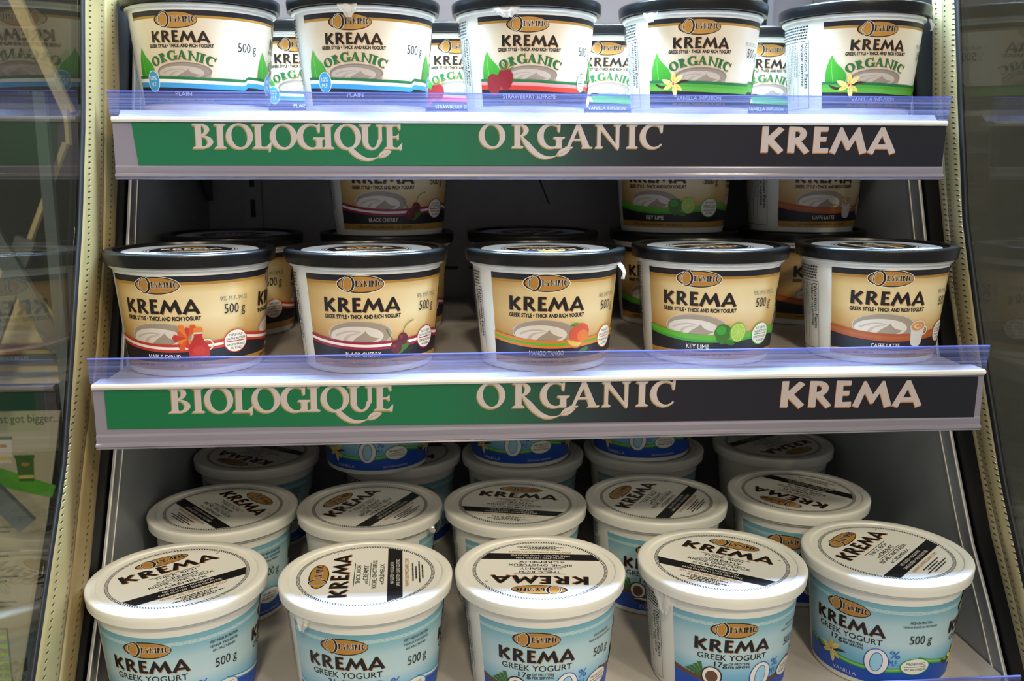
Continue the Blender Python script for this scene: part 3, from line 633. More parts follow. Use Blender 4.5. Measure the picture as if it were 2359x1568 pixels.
def tabmesh(seed, wd, ln, out):
    """torn crumpled flap of the clear tamper seal hanging under the lid"""
    r = random.Random(seed); V = []; F = []; nx, ny = 7, 6
    for j in range(ny + 1):
        for i in range(nx + 1):
            t = j / ny; x = (i / nx - .5) * wd * (1 - .75 * t ** 1.3) + r.uniform(-.4, .4) + t * wd * .12; zz = 75.6 - ln * t - r.uniform(0, .5) * t
            rad = (56 if t < .15 else 56.4) + out * math.sin(t * 2.2) + r.uniform(-.5, .5) * (t > 0) + .8 * math.sin(i * 1.7 + seed)
            a = x / 56; V.append((rad * .001 * math.sin(a), -rad * .001 * math.cos(a), zz * .001))
    for j in range(ny):
        for i in range(nx):
            a = j * (nx + 1) + i; F.append((a, a + 1, a + nx + 2, a + nx + 1))
    n = len(V); V2 = [(x * .994, y * .994, z) for x, y, z in V]; F2 = [tuple(q + n for q in reversed(f)) for f in F]
    return mesh('seal_tab', V + V2, F + F2, seal_mat)
def tub(fam, kind, x, y, z, rot, lidrot, label, group, tab=None):
    t = thing('yogurt_tub', label, 'yogurt tub', (x, y, z), 0, group)
    link('cup', CUP, t); link('label', label_mesh(fam, kind), t, rotz=math.radians(rot))
    l = link('lid', LIDW if fam == 'blue' else LIDB, t)
    link('lid_label', LABW if fam == 'blue' else LABB, l, rotz=math.radians(lidrot))
    if tab: link('seal_tab', tabmesh(*tab[1:]), t, rotz=math.radians(tab[0]), label='torn clear plastic seal tab')
    return t

# ------------------------------------------------------------------ the case
XL, XR = -0.2327, 0.398
IN = [(.40, .835), (.12, .752), (.05, .7405), (-.015, .7205), (-.063, .7036), (-.089, .695), (-.1255, .678), (-.198, .642), (-.265, .607), (-.325, .566), (-.341, .556), (-.55, .405)]
SEAML = [(.40, .80), (.112, .7234), (.025, .7031), (-.06, .68), (-.1266, .6519), (-.1968, .6104), (-.25, .582), (-.3129, .543), (-.55, .384)]
OUTL = [(.40, .762), (.106, .683), (.024, .665), (-.04, .645), (-.119, .613), (-.188, .584), (-.234, .552), (-.2936, .512), (-.55, .338)]
SEAMR = [(.40, .815), (.124, .738), (.05, .727), (-.016, .7095), (-.064, .694), (-.1, .684), (-.136, .6665), (-.206, .6315), (-.265, .596), (-.345, .542), (-.55, .395)]
OUTR = [(.40, .797), (.1211, .7203), (.048, .7038), (-.0446, .6812), (-.1338, .6448), (-.2263, .6012), (-.2859, .5656), (-.345, .527), (-.55, .375)]
PANEL = [(.415, .88), (.135, .798), (.031, .768), (-.0175, .749), (-.063, .732), (-.143, .7015), (-.207, .670), (-.257, .6415), (-.28, .628), (-.321, .597), (-.354, .5755), (-.456, .50)]
def lerp(P, z):
    for (z0, y0), (z1, y1) in zip(P, P[1:]):
        if z1 <= z <= z0: return y1 + (y0 - y1) * (z - z1) / (z0 - z1)
    return P[0][1] if z > P[0][0] else P[-1][1]
BACK = 1.0
black = pmat('black_rubber', '#08080a', 0.55); white_metal = pmat('white_metal', '#9ca2a8', 0.42, noise=(14, 0.12)); back_metal = pmat('back_metal', '#a3a2aa', 0.35, noise=(9, 0.25))
shelf_white = pmat('shelf_white', '#c4bcb4', 0.30, noise=(22, 0.16)); rail_white = pmat('rail_plastic', '#86818f', 0.18, coat=0.8); lip_white = pmat('lip_white', '#e9e4da', 0.25)
dark_metal = pmat('dark_metal', '#3b3d3f', 0.4, metal=.3); guard = clearmat('guard_plastic', '#e4e6f6', '#a2a6d6', 0.13, 0.06, True); edge_blue = clearmat('guard_edge', '#7f86d8', '#aab2ee', 0.55, 0.1)

def structure(name, me):
    o = link(name, me); o['kind'] = 'structure'; return o
g = Geo(); g.box(XL - .004, XR + .004, BACK, BACK + .004, -.55, .45)
for sx in (-.10, -.04, .015, .045, .10, .16, .22): g.box(sx - .009, sx + .009, BACK - .0006, BACK + .001, -.1145, -.111, m=1)
g.add(*plate_xz([(.1085, -.015), (.1105, -.015), (.1228, -.0455), (.1212, -.0455)], BACK - .0006, BACK + .001), m=1)
structure('wall_back', g.mesh('wall_back', [back_metal, black]))
zs = [.4 - i * .95 / 60 for i in range(61)]
for nm, x0, x1 in (('wall_left', XL - .006, XL - .003), ('wall_right', XR + .003, XR + .006)):
    structure(nm, mesh(nm, *plate_yz([(lerp(IN, z) - .03, z) for z in zs] + [(BACK + .004, -.55), (BACK + .004, .4)], x0, x1), black))
for nm, x0, x1, s in (('left', XL - .0012, XL + .0001, 1), ('right', XR - .0001, XR + .0012, -1)):
    o = thing('side_panel', 'white metal side panel with a sloping front edge, %s end of the shelves' % nm, 'side panel', ((x0 + x1) / 2, .8, -.1))
    G = Geo(); zz = [z for z in zs if z >= -.44]
    G.add(*plate_yz([(lerp(PANEL, z), z) for z in zz] + [(BACK - .003, zz[-1]), (BACK - .003, .4)], x0, x1))
    G.v = [(a - (x0 + x1) / 2, b - .8, c + .1) for a, b, c in G.v]
    link('sheet', G.mesh('sheet', white_metal), o)
    R = Geo(); xe = x1 if s > 0 else x0
    for off, wd, hh in ((.0, .0012, .0008), (.017, .0014, .0005)):
        A_ = [(lerp(PANEL, z) + off, z) for z in zz]; B_ = [(lerp(PANEL, z) + off + wd, z) for z in zz]
        xa, xb = (xe - .0002, xe + hh) if s > 0 else (xe - hh, xe + .0002)
        n = len(zz); v = [(xa, *p) for p in A_] + [(xb, *p) for p in A_] + [(xb, *p) for p in B_] + [(xa, *p) for p in B_]; f = []
        for i in range(n - 1):
            for k in range(4): f.append((k * n + i, k * n + i + 1, ((k + 1) % 4) * n + i + 1, ((k + 1) % 4) * n + i))
        R.add(v, f)
    R.v = [(a - (x0 + x1) / 2, b - .8, c + .1) for a, b, c in R.v]
    link('ridge', R.mesh('ridge', lip_white), o)

# perforated edge strips
def stripmat(name, hexcol, cols, rough, metal):
    m = bpy.data.materials.new(name); m.use_nodes = True; nt = m.node_tree; b = nt.nodes['Principled BSDF']
    b.inputs['Roughness'].default_value = rough; b.inputs['Metallic'].default_value = metal
    uv = nt.nodes.new('ShaderNodeUVMap'); sp = nt.nodes.new('ShaderNodeSeparateXYZ'); nt.links.new(uv.outputs[0], sp.inputs[0])
    def M(op, a, c=None):
        n = nt.nodes.new('ShaderNodeMath'); n.operation = op
        for i, q in enumerate((a, c)):
            if q is None: continue
            if isinstance(q, (int, float)): n.inputs[i].default_value = q
            else: nt.links.new(q, n.inputs[i])
        return n.outputs[0]
    along = M('SUBTRACT', M('FRACT', M('DIVIDE', sp.outputs[1], 0.0042)), 0.5); al = M('MULTIPLY', along, 0.0042)
    best = None
    for c in cols:
        dx = M('MULTIPLY', M('SUBTRACT', sp.outputs[0], c), 0.42); d = M('SQRT', M('ADD', M('MULTIPLY', dx, dx), M('MULTIPLY', al, al)))
        best = d if best is None else M('MINIMUM', best, d)
    mr = nt.nodes.new('ShaderNodeMapRange'); mr.inputs[1].default_value = .0005; mr.inputs[2].default_value = .0009; nt.links.new(best, mr.inputs[0])
    ns = nt.nodes.new('ShaderNodeTexNoise'); ns.inputs['Scale'].default_value = 60
    cr = nt.nodes.new('ShaderNodeValToRGB'); c0 = rgb(hexcol); cr.color_ramp.elements[0].color = tuple(q * .78 for q in c0[:3]) + (1,); cr.color_ramp.elements[1].color = c0
    tc = nt.nodes.new('ShaderNodeTexCoord'); nt.links.new(tc.outputs['Object'], ns.inputs['Vector']); nt.links.new(ns.outputs[0], cr.inputs[0])
    mx = nt.nodes.new('ShaderNodeMix'); mx.data_type = 'RGBA'; nt.links.new(mr.outputs[0], mx.inputs[0]); mx.inputs[6].default_value = rgb('#4a4436'); nt.links.new(cr.outputs[0], mx.inputs[7])
    nt.links.new(mx.outputs[2], b.inputs['Base Color'])
    bp = nt.nodes.new('ShaderNodeBump'); bp.inputs['Strength'].default_value = .8; bp.inputs['Distance'].default_value = .0006; nt.links.new(mr.outputs[0], bp.inputs['Height']); nt.links.new(bp.outputs[0], b.inputs['Normal'])
    return m
def strip(a, b, xw, s, bulge, thick, zs_):
    """strip between two edge curves on the side wall, slightly domed across"""
    V = []; F = []; U = []; nc = 8
    for z in zs_:
        ya, yb = lerp(a, z), lerp(b, z)
        for k in range(nc + 1):
            t = k / nc; V.append((xw + s * (thick + bulge * math.sin(PI * t)), ya + (yb - ya) * t, z)); U.append((abs(yb - ya) * t, z * 1.08))
    n = len(zs_); w_ = nc + 1
    for j in range(n - 1):
        for k in range(nc): F.append((j * w_ + k, j * w_ + k + 1, (j + 1) * w_ + k + 1, (j + 1) * w_ + k))
    m0 = len(V); 
    for z in zs_:
        V += [(xw, lerp(a, z), z), (xw, lerp(b, z), z)]; U += [(0, z), (0, z)]
    for j in range(n - 1):
        F.append((j * w_, (j + 1) * w_, m0 + 2 * j + 2, m0 + 2 * j)); F.append((j * w_ + nc, m0 + 2 * j + 1, m0 + 2 * j + 3, (j + 1) * w_ + nc))
        F.append((m0 + 2 * j, m0 + 2 * j + 2, m0 + 2 * j + 3, m0 + 2 * j + 1))
    return V, F, U
SC = {'left': '#ab9564', 'right': '#bfb084'}
for side, seam, out, xw, s, cols2 in (('left', SEAML, OUTL, XL - .003, 1, (.009, .031)), ('right', SEAMR, OUTR, XR + .003, -1, (.005, .0165))):
    o = thing('edge_strip', 'pale perforated metal edge strip down the %s front of the case' % side, 'edge strip', (xw, .65, -.1))
    sh = lambda V: [(a - xw, b - .65, c + .1) for a, b, c in V]
    shr = lambda P, d: [(z, y + d) for z, y in P]
    V, F, U = strip(IN, shr(seam, .0009), xw, s, .0006, .003, zs); link('inner_strip', mesh('inner_strip', sh(V), F, stripmat('strip_inner_' + side, SC[side], ((.014,) if side == 'left' else (.0065,)), .42, .15), None, True, U), o)
    V, F, U = strip(shr(seam, -.0009), out, xw, s, .0016, .003, zs); link('outer_strip', mesh('outer_strip', sh(V), F, stripmat('strip_outer_' + side, SC[side], cols2, .36, .35), None, True, U), o)
    V, F, U = strip(shr(out, .001), shr(out, -.0045), xw, s, .0008, .0025, zs); link('gasket', mesh('gasket', sh(V), F, black, None, True, U), o)

# glass side panes that reach forward from the strips
def glassmat():
    m = bpy.data.materials.new('case_glass'); m.use_nodes = True; nt = m.node_tree; nt.nodes.clear()
    out = nt.nodes.new('ShaderNodeOutputMaterial'); tr = nt.nodes.new('ShaderNodeBsdfTransparent'); tr.inputs[0].default_value = rgb('#e8eceb')
    gl = nt.nodes.new('ShaderNodeBsdfGlossy'); gl.inputs['Roughness'].default_value = 0.012; fr = thinfresnel(nt, 1.38)
    mx = nt.nodes.new('ShaderNodeMixShader'); nt.links.new(fr.outputs[0], mx.inputs[0]); nt.links.new(tr.outputs[0], mx.inputs[1]); nt.links.new(gl.outputs[0], mx.inputs[2])
    nt.links.new(mx.outputs[0], out.inputs[0]); return m
GLASS = glassmat()
for side, out, x0, x1 in (('left', OUTL, XL - .004, XL - .001), ('right', OUTR, XR + .001, XR + .004)):
    o = thing('glass_pane', 'clear glass side pane of the case, beyond the %s edge strip' % side, 'glass pane', ((x0 + x1) / 2, .4, -.1))
    v, f = plate_yz([(lerp(out, z) - .0035, z) for z in zs] + [(.2, -.55), (.2, .4)], x0, x1)
    link('pane', mesh('pane', [(a - (x0 + x1) / 2, b - .4, c + .1) for a, b, c in v], f, GLASS), o)

# ------------------------------------------------------------------ shelves
SX0, SX1 = -.222, .381
def shelf(label, floor, yf, ledge, railbot, rail=True):
    o = thing('shelf', label, 'shelf', (.08, .8, floor)); ox, oy, oz = .08, .8, floor
    def ln(n, v, f, m, lb=None, sm=False):
        me = mesh(n, [(a - ox, b - oy, c - oz) for a, b, c in v], f, m); 
        if sm: sharp(me, 30)
        return link(n, me, o, label=lb)
    yw = max(lerp(PANEL, floor) + .004, yf + .02); zb_ = min(ledge - .0045, floor - .012)
    lp = [(SX0 + .001, yf + .006), (SX1 - .001, yf + .006), (SX1 - .001, yw), (XR - .0012, yw), (XR - .0012, BACK - .002), (XL + .0012, BACK - .002), (XL + .0012, yw), (SX0 + .001, yw)]
    pv, pf = plate_yz(lp, 0, 1); n8 = len(lp)
    pv = [(x, y, (ledge - .0042 if y < yf + .007 else floor)) for x, y in lp] + [(x, y, zb_) for x, y in lp]
    # level tray behind a short sloping nose
    pv2 = [(SX0 + .001, yf + .017, floor), (SX1 - .001, yf + .017, floor)]
    top = tessellate_polygon([[Vector((x, y, 0)) for x, y in [pv2[0][:2], pv2[1][:2]] + lp[2:]]]); tm = [16, 17] + list(range(2, 8))
    fs = [tuple(tm[q] for q in t) for t in top] + [(0, 1, 17, 16)] + [tuple(q + n8 for q in reversed(t)) for t in tessellate_polygon([[Vector((x, y, 0)) for x, y in lp]])]
    fs += [(0, 1, 9, 8), (1, 17, 2, 10, 9)] + [(q, q + 1, q + 9, q + 8) for q in range(2, 7)] + [(7, 16, 0, 8, 15)]
    ln('pan', pv + pv2, fs, shelf_white)
    lipz = ledge
    ln('front_lip', *extrude_profile_x([(yf - .0012, lipz - .0036), (yf - .0022, lipz - .002), (yf - .0018, lipz - .0006), (yf, lipz), (yf + .0165, lipz), (yf + .0165, lipz - .004)], SX0, SX1), lip_white, sm=True)
    ln('guard', *extrude_profile_x([(yf + .0012, lipz), (yf - .0014, lipz + .0166), (yf + .0001, lipz + .0170), (yf + .0027, lipz)], SX0 - .0015, SX1 + .0015), guard, 'clear ribbed plastic guard')
    ln('guard_rim', *extrude_profile_x([(yf - .0015, lipz + .0167), (yf - .0015, lipz + .0173), (yf + .0002, lipz + .0173), (yf + .0002, lipz + .0171)], SX0 - .0015, SX1 + .0015), edge_blue)
    if rail:
        zt, zb = lipz - .0038, railbot
        prof = [(yf + .0004, zt), (yf + .0004, zb + .010), (yf - .0006, zb + .0085), (yf - .0006, zb + .0045), (yf - .0022, zb + .0036), (yf - .0026, zb + .0022), (yf - .0014, zb + .0014), (yf - .0018, zb + .0006), (yf - .0008, zb), (yf + .004, zb), (yf + .004, zt)]
        ln('price_rail', *extrude_profile_x(prof, SX0, SX1), rail_white, sm=True)
    return o
TF, MF, BF = .0346, -.1448, -.3581
s_top = shelf('upper white shelf holding the white organic tubs', TF, .685, .0296, -.0135)
s_mid = shelf('middle white shelf holding the cream tubs with black lids', MF, .6070, -.1423, -.186)
s_bot = shelf('lowest white shelf holding the blue tubs with white lids', BF, .5365, -.3511, -.39)
def bracket(par, z, yfront, n):
    for x in (XL + .004, XR - .006):
        v, f = plate_yz([(yfront, z - .0125), (BACK - .008, z - .0125), (BACK - .008, z - .075), (BACK - .023, z - .075)], x, x + .002)
        link('bracket', mesh('bracket', [(a - .08, b - .8, c - z) for a, b, c in v], f, dark_metal), par)
bracket(s_top, TF, .905, 0); bracket(s_mid, MF, .925, 1)
for x, sd in ((-.187, 'left'), (.345, 'right')):   # slotted uprights on the back wall
    G = Geo(); G.box(-.009, .009, -.006, 0, -.45, .42, m=0); 
    for k in range(27): G.box(-.0025, .0025, -.0064, -.0058, -.43 + k * .031, -.412 + k * .031, m=1)
    o = link('upright', G.mesh('upright', [white_metal, black]), None, (x, BACK - .0005, 0)); o['label'] = 'slotted metal shelf upright on the back wall, %s side' % sd; o['category'] = 'upright'

# ------------------------------------------------------------------ printed sign strips in the price rails
def signmat(name, stops):
    m = uvramp(name, 0, stops, 0.36, coat=0.12); nt = m.node_tree; b = nt.nodes['Principled BSDF']; return m
def leafshape(x, y, l, a, w=.28):
    c, s = math.cos(a), math.sin(a); pts = bez((0, 0), (l * .3, w * l), (l * .7, w * l), (l, 0), 10) + bez((l, 0), (l * .6, -w * l * .7), (l * .3, -w * l * .6), (0, 0), 10)[1:-1]
    return [(x + p * c - q * s, y + p * s + q * c) for p, q in pts]
def sign(label, x0, x1, h, words, loc, tilt, mname, stops, slant):
    """strip drawn in mm with its lower-left corner at 0,0"""
    A = Art(); W = (x1 - x0) * 1000; H = h * 1000
    gm_ = signmat(mname, stops); MATS[mname] = gm_
    A.p([(slant, 0), (W - slant * .3, 0), (W, H), (0, H)], mname)
    (b0, b1, by, bh), (o0, o1, oy, oh), (k0, k1, ky, kh) = words
    B = [('B', .02), ('I', .92), ('O', 1.42), ('L', 2.56), ('O', 3.32), ('G', 4.48), ('I', 5.58), ('Q', 6.12), ('U', 7.24), ('E', 8.32)]
    O = [('O', 0), ('R', 1.46), ('G', 2.60), ('A', 3.86), ('N', 5.18), ('I', 6.60), ('C', 7.20)]
    def word(L, w0, w1, y, hh, tot):
        k = (w1 - w0) / tot; gs = []
        for ch, px in L:
            gg, wd = serif(ch, .25)
            if ch == 'R': gg = gg[:-1]
            gs += [[[(w0 + (a + px) * k, y + b * hh) for a, b in lp] for lp in grp] for grp in gg]
        if L[0][0] == 'B':
            xq = 6.12
            sw = [(w0 + (xq + a) * k, y + b * hh) for a, b in bez((.62, .05), (.95, -.28), (1.35, -.62), (1.95, -.30), 18)]
            gs.append([stroke(sw, [hh * q for q in [.10, .16, .19, .2, .2, .2, .19, .18, .17, .15, .14, .13, .12, .11, .09, .07, .05, .03, .02]])])
            gs.append([leafshape(w0 + (xq + 1.88) * k, y - .33 * hh, .62 * hh, .38, .34)])
        else:
            sw = [(w0 + (1.46 + a) * k, y + b * hh) for a, b in bez((.40, .50), (.95, -.20), (1.35, -.62), (2.05, -.28), 20)]
            gs.append([stroke(sw, [hh * q for q in [.05, .10, .15, .2, .22, .22, .22, .21, .2, .19, .18, .17, .16, .15, .13, .11, .08, .06, .04, .03, .02]])])
            gs.append([leafshape(w0 + (1.46 + 1.98) * k, y - .31 * hh, .66 * hh, .40, .34)])
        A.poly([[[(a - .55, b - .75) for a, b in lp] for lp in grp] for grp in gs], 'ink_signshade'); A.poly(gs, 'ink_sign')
        lx, ly = gs[-1][0][0]; tx, ty = gs[-1][0][10]
        A.p(stroke([(lx, ly), ((lx + tx) / 2, (ly + ty) / 2 + .2), (tx, ty)], [.5, .35, .1]), 'ink_signshade')
    word(B, b0, b1, by, bh, 9.1); word(O, o0, o1, oy, oh, 8.28)
    k = (k1 - k0) / BIGW
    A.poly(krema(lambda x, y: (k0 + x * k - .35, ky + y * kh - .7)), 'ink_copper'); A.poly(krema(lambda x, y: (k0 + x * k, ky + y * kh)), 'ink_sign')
    face = build_art(A, lambda u, v, z: (u * .001, -.0004 - z * .000015, v * .001), 'sign', False, 1 / W)
    # backing sheet thickness joined into the same mesh
    v, f = plate_xz([(slant * .001, 0), (W * .001 - slant * .0003, 0), (W * .001, H * .001), (0, H * .001)], -.0003, 0)
    me = face; bv = [tuple(q.co) for q in me.vertices] + v; bf = [tuple(p.vertices) for p in me.polygons]; n0 = len(me.vertices); mi = [p.material_index for p in me.polygons] + [len(me.materials)] * len(f)
    li = [0] * len(me.loops); me.loops.foreach_get('vertex_index', li); uvv = [(0, 0)] * len(bv)
    for i, q in zip(li, me.uv_layers[0].data): uvv[i] = tuple(q.uv)
    mats = list(me.materials) + [rail_white]
    o = link('sign', mesh('sign', bv, bf + [tuple(i + n0 for i in q) for q in f], mats, mi, False, uvv), None, loc); o.rotation_euler = (0, tilt, 0)
    o['label'] = label; o['category'] = 'sign'; o['group'] = 'green and navy sign strips in the price rails'
GREEN, NAVY = '#0f6b43', '#191823'
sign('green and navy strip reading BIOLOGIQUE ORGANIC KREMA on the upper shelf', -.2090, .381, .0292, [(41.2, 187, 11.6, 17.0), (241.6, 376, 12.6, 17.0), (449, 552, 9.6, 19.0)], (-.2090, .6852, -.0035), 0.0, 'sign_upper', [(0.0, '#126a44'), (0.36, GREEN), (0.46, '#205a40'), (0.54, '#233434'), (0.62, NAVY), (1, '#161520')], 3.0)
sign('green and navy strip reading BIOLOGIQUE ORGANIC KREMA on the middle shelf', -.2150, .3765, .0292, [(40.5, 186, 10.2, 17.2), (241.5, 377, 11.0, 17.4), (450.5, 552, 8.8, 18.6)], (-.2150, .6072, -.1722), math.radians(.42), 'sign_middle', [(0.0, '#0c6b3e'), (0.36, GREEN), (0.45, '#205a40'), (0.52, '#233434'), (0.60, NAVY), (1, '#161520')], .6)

# ------------------------------------------------------------------ tubs: upper shelf
G1 = 'white organic tubs at the front of the upper shelf'; G1b = 'white organic tubs in the second row of the upper shelf'
tub('organic', 'plain', -.1745, .7613, TF, -6, 15, 'white organic plain yogurt tub, first from the left on the upper shelf', G1)
tub('organic', 'plain', -.0522, .761, TF, -5.5, 40, 'white organic plain yogurt tub with torn seal over its band, beside the strawberry tub', G1, (-8, 3, 15, 10, 2.5))
tub('organic', 'straw', .0736, .761, TF, -2, 190, 'white organic strawberry supreme yogurt tub with two strawberries on its front', G1, (-22, 5, 24, 8, 2))
tub('organic', 'vanilla', .2057, .7611, TF, -6.4, 80, 'white organic vanilla tub with torn seal at its left, beside the strawberry tub', G1, (-48, 8, 13, 8, 2))
tub('organic', 'vanilla', .3378, .7616, TF, -.5, 120, 'white organic vanilla infusion tub at the right end of the upper shelf', G1, (66, 11, 9, 9, 3))
tub('organic', 'plain', -.1185, .905, TF, 3, 0, 'white organic tub seen behind the gap between the two plain front tubs', G1b)
tub('organic', 'straw', .0198, .905, TF, 3, 0, 'white organic tub seen behind the gap left of the strawberry supreme tub', G1b)
tub('organic', 'vanilla', .1566, .905, TF, 0, 0, 'white organic tub seen behind the gap right of the strawberry supreme tub', G1b)
tub('organic', 'vanilla', .3040, .905, TF, 0, 0, 'white organic tub seen behind the gap between the two vanilla front tubs', G1b)

# ------------------------------------------------------------------ tubs: middle shelf
G2 = 'cream tubs with black lids at the front of the middle shelf'; G2b = 'cream tubs with black lids in the second row of the middle shelf'; G2c = 'cream tubs stacked on the second row of the middle shelf'
tub('cream', 'maple', -.1730, .6813, MF, -12.5, 12, 'cream maple syrup tub with black lid, front left end of the middle shelf', G2)
tub('cream', 'cherry', -.0491, .6805, MF, -1, 18, 'cream black cherry yogurt tub with black lid, in the front row of the middle shelf', G2)
tub('cream', 'mango', .0797, .6761, MF, -4.7, 188, 'cream mango tango yogurt tub with a torn seal at its right rim', G2, (58, 14, 9, 12, 5))
tub('cream', 'lime', .2055, .6883, MF, -23.4, 200, 'cream key lime yogurt tub with black lid, in the front row of the middle shelf', G2)
tub('cream', 'latte', .3325, .6836, MF, -11.7, -80, 'cream caffe latte yogurt tub at the front, right end of the middle shelf', G2)
tub('cream', 'maple', -.1720, .8212, MF, -9.5, 30, 'cream tub in shade behind the front maple syrup tub', G2b)
tub('cream', 'cherry', -.0417, .8318, MF, -5, 0, 'cream tub behind the front black cherry tub, carrying another cherry tub on its lid', G2b)
tub('cream', 'mango', .0869, .8344, MF, -5, 60, 'cream tub behind the mango tango tub, only its dark lid showing', G2b)
tub('cream', 'lime', .2181, .8472, MF, -32, 0, 'cream tub behind the front key lime tub, carrying another lime tub on its lid', G2b)
tub('cream', 'latte', .3380, .8470, MF, 5, 0, 'cream tub behind the front caffe latte tub, carrying another latte tub on its lid', G2b)
Z2 = MF + .084 - .0019 + .0002
tub('cream', 'cherry', -.0395, .8318, Z2, -3.4, 0, 'cream black cherry tub stacked on another tub, its top cut off by the upper shelf', G2c)
tub('cream', 'lime', .2165, .8472, Z2, -32, 0, 'cream key lime tub stacked on another tub, its top hidden by the upper shelf', G2c)
tub('cream', 'latte', .3380, .8470, Z2, 2, 0, 'cream caffe latte tub stacked on another tub, its top hidden by the upper shelf', G2c)

# ------------------------------------------------------------------ tubs: lowest shelf
G3 = 'blue tubs with white lids at the front of the lowest shelf'; G3b = 'blue tubs with white lids in the second row of the lowest shelf'
G3c = 'blue tubs with white lids in the third row of the lowest shelf'; G3d = 'blue vanilla tubs stacked on the third row of the lowest shelf'
tub('blue', 'plain', -.1751, .6041, BF, -9.6, 35, 'blue yogurt tub with white lid in the front left corner of the lowest shelf', G3)
tub('blue', 'plain', -.0496, .5981, BF, -13, 92, 'blue yogurt tub marked 21g with torn seal at its left, lid lettering sideways', G3, (-42, 17, 14, 9, 2))
tub('blue', 'coco', .0688, .5974, BF, -8.7, 173, 'blue coconut yogurt tub at the front whose lid lettering is upside down', G3)
tub('blue', 'coco', .1970, .6002, BF, -6, -34, 'blue coconut yogurt tub at the front with a torn seal hanging at its left', G3, (-58, 19, 20, 14, 1.5))
tub('blue', 'vanilla', .3197, .6071, BF, -52, 43, 'blue vanilla yogurt tub with a yellow flower at the front right of the lowest shelf', G3)
tub('blue', 'plain', -.1727, .7314, BF, -2, -52, 'blue tub with white lid behind the front left corner tub of the lowest shelf', G3b)
tub('blue', 'plain', -.0553, .7269, BF, 97, 60, 'blue tub with its white back turned forward, behind the tub marked 21g', G3b, (60, 23, 8, 6, 2))
tub('blue', 'coco', .0627, .7247, BF, -7, -14, 'blue tub whose lid reads upright, behind the front tub with the upside-down lid', G3b)
tub('blue', 'coco', .1801, .7260, BF, -12.5, 57, 'blue coconut tub with white lid seen between the two front coconut tubs', G3b)
tub('blue', 'vanilla', .3039, .7319, BF, -29, 133, 'blue tub with upside-down lid behind the front vanilla tub, by the right panel', G3b)
tub('blue', 'plain', -.1723, .8760, BF, -10, 145, 'blue tub with white lid in shade, third row, nearest the left side panel', G3c)
tub('blue', 'plain', -.0362, .8700, BF, 20, 180, 'blue tub with white lid under the leftmost stacked vanilla tub', G3c)
tub('blue', 'vanilla', .0813, .8600, BF, -20, 40, 'blue tub with white lid under the middle stacked vanilla tub', G3c)
tub('blue', 'vanilla', .2010, .8680, BF, -20, 0, 'blue tub with white lid under the rightmost stacked vanilla tub', G3c)
tub('blue', 'plain', .3320, .8700, BF, 70, -148, 'blue tub with white lid in shade, third row, nearest the right side panel', G3c)
tub('blue', 'vanilla', -.0560, .8430, BF + .0843, -31, 0, 'blue vanilla tub stacked askew over a white lid, leftmost of the stacked ones', G3d)
tub('blue', 'vanilla', .0790, .8560, BF + .084 - .0011, -37.5, 0, 'blue vanilla tub stacked on a white lid, middle one of the three under the shelf', G3d)
tub('blue', 'vanilla', .1975, .8640, BF + .084 - .0011, -40, 0, 'blue vanilla tub stacked on a white lid, rightmost of the three under the shelf', G3d)

# ------------------------------------------------------------------ seen through the glass
def flatbar(G, p, q, w_, d, m=0):
    (x0, z0), (x1, z1) = p, q; L = math.hypot(x1 - x0, z1 - z0); nx, nz = -(z1 - z0) / L * w_ / 2, (x1 - x0) / L * w_ / 2
    v, f = plate_xz([(x0 + nx, z0 + nz), (x1 + nx, z1 + nz), (x1 - nx, z1 - nz), (x0 - nx, z0 - nz)], -d / 2, d / 2); G.add(v, f, m)
cream_metal = pmat('cream_metal', '#d8c99c', 0.4); slate = pmat('slate_metal', '#78827f', 0.45); paper = pmat('poster_paper', '#c2b896', 0.6)
outer_dark = pmat('outer_dark', '#4d504d', 0.6, noise=(6, 0.4)); outer_dark2 = pmat('outer_dark_right', '#484942', 0.6, noise=(8, 0.4))
G = Geo(); G.box(-1.2, -.30, 1.30, 1.31, -1.0, .7); o = link('cabinet_panel', G.mesh('cabinet_panel', outer_dark)); o['label'] = 'dark grey cabinet side standing beyond the left glass pane'; o['category'] = 'cabinet panel'
G = Geo(); G.box(.45, 1.6, 1.30, 1.31, -1.0, .7); o = link('cabinet_panel', G.mesh('cabinet_panel', outer_dark2)); o['label'] = 'dark cabinet side standing beyond the right glass pane'; o['category'] = 'cabinet panel'
fr = thing('metal_frame', 'crossed metal frame of slanting bars seen through the left glass pane', 'frame', (-.45, 1.10, -.1))
NB = [0]
def bar(p, q, w_, m):
    G = Geo(); NB[0] += 1; flatbar(G, (p[0] + .45, p[1] + .1), (q[0] + .45, q[1] + .1), w_, .008); link('bar', G.mesh('bar', m), fr, (0, -.009 * NB[0], 0))
bar((-.475, .25), (-.398, .050), .0125, cream_metal); bar((-.398, .054), (-.398, .016), .004, cream_metal)
bar((-.398, .018), (-.450, -.098), .005, cream_metal); bar((-.445, -.085), (-.520, -.255), .021, slate)
bar((-.510, -.005), (-.418, -.205), .019, slate); bar((-.410, .07), (-.410, -.75), .012, slate); bar((-.53, -.322), (-.462, -.405), .022, slate)
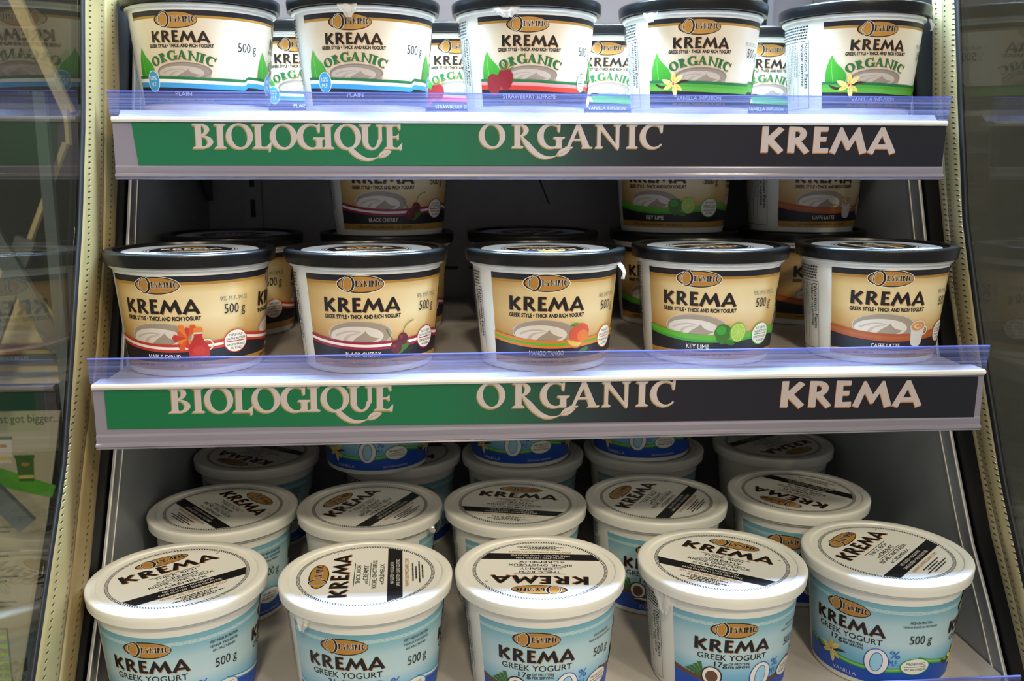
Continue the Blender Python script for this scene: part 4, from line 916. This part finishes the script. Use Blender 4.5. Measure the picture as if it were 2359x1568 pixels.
G = Geo(); v, f = plate_xz([(-.62, -.03), (-.515, -.075), (-.428, -.213), (-.428, -.262), (-.62, -.262)], -.002, .002); G.add(v, f)
for z0, hh in ((-.216, .006), (-.232, .012), (-.250, .004)): G.box(-.62, -.43, -.006, -.002, z0 - hh / 2, z0 + hh / 2, m=1)
o = link('cream_panel', G.mesh('cream_panel', [cream_metal, slate]), None, (0, 1.13, 0)); o['label'] = 'cream metal panel behind the slanting bars, seen through the left glass'; o['category'] = 'panel'
A = Art(); MATS['poster_paper'] = paper     # poster in mm, origin at its top right corner
A.p([(-170, 0), (0, 0), (-28, -140), (-85, -380), (-170, -380)], 'poster_paper')
A.text('just got bigger...', -82, -18, -2, -4.5, 'ink_text', .0)
A.p(bez((-120, -66), (-90, -62), (-50, -84), (-14, -96)) + [(-20, -112)] + bez((-20, -112), (-60, -104), (-90, -88), (-120, -90)), 'ink_lime')
for px, py, col in ((-72, -50, 'ink_cream1'), (-48, -74, 'ink_lime_dark'), (-102, -66, 'ink_cream1')):
    A.p([(px - 11, py + 16), (px + 11, py + 16), (px + 9, py - 16), (px - 9, py - 16)], col); A.p(rect(px - 12, py + 14, px + 12, py + 18), 'ink_lime_dark'); A.p(ell(px, py + 6, 5, 2.4, 18), 'ink_oval')
    A.p(rect(px - 9, py - 12, px + 9, py - 8), 'ink_yellow')
A.p(rect(-70, -44, -66, -44.5), 'ink_gold')
for b, yy in enumerate((-150, -182, -216, -250)):
    for i in range(3): A.words(-150, yy - i * 6, -60 - 5 * b - 14 * i, yy - i * 6 + 2, 'ink_grey', 100 + b * 4 + i)
A.poly([[rect(-150, -376, -90, -285), rect(-149, -375, -91, -286)]], 'ink_lime_dark')
for i in range(6): A.p(rect(-148, -300 - i * 12, -92, -294 - i * 12), 'ink_lime_pale')
po = build_art(A, lambda u, v, z: (u * .001, -.0006 - z * .00003, v * .001), 'poster', False)
o = link('poster', po, None, (-.460, 1.15, -.301)); o['label'] = 'pale poster reading just got bigger, seen through the left glass'; o['category'] = 'poster'
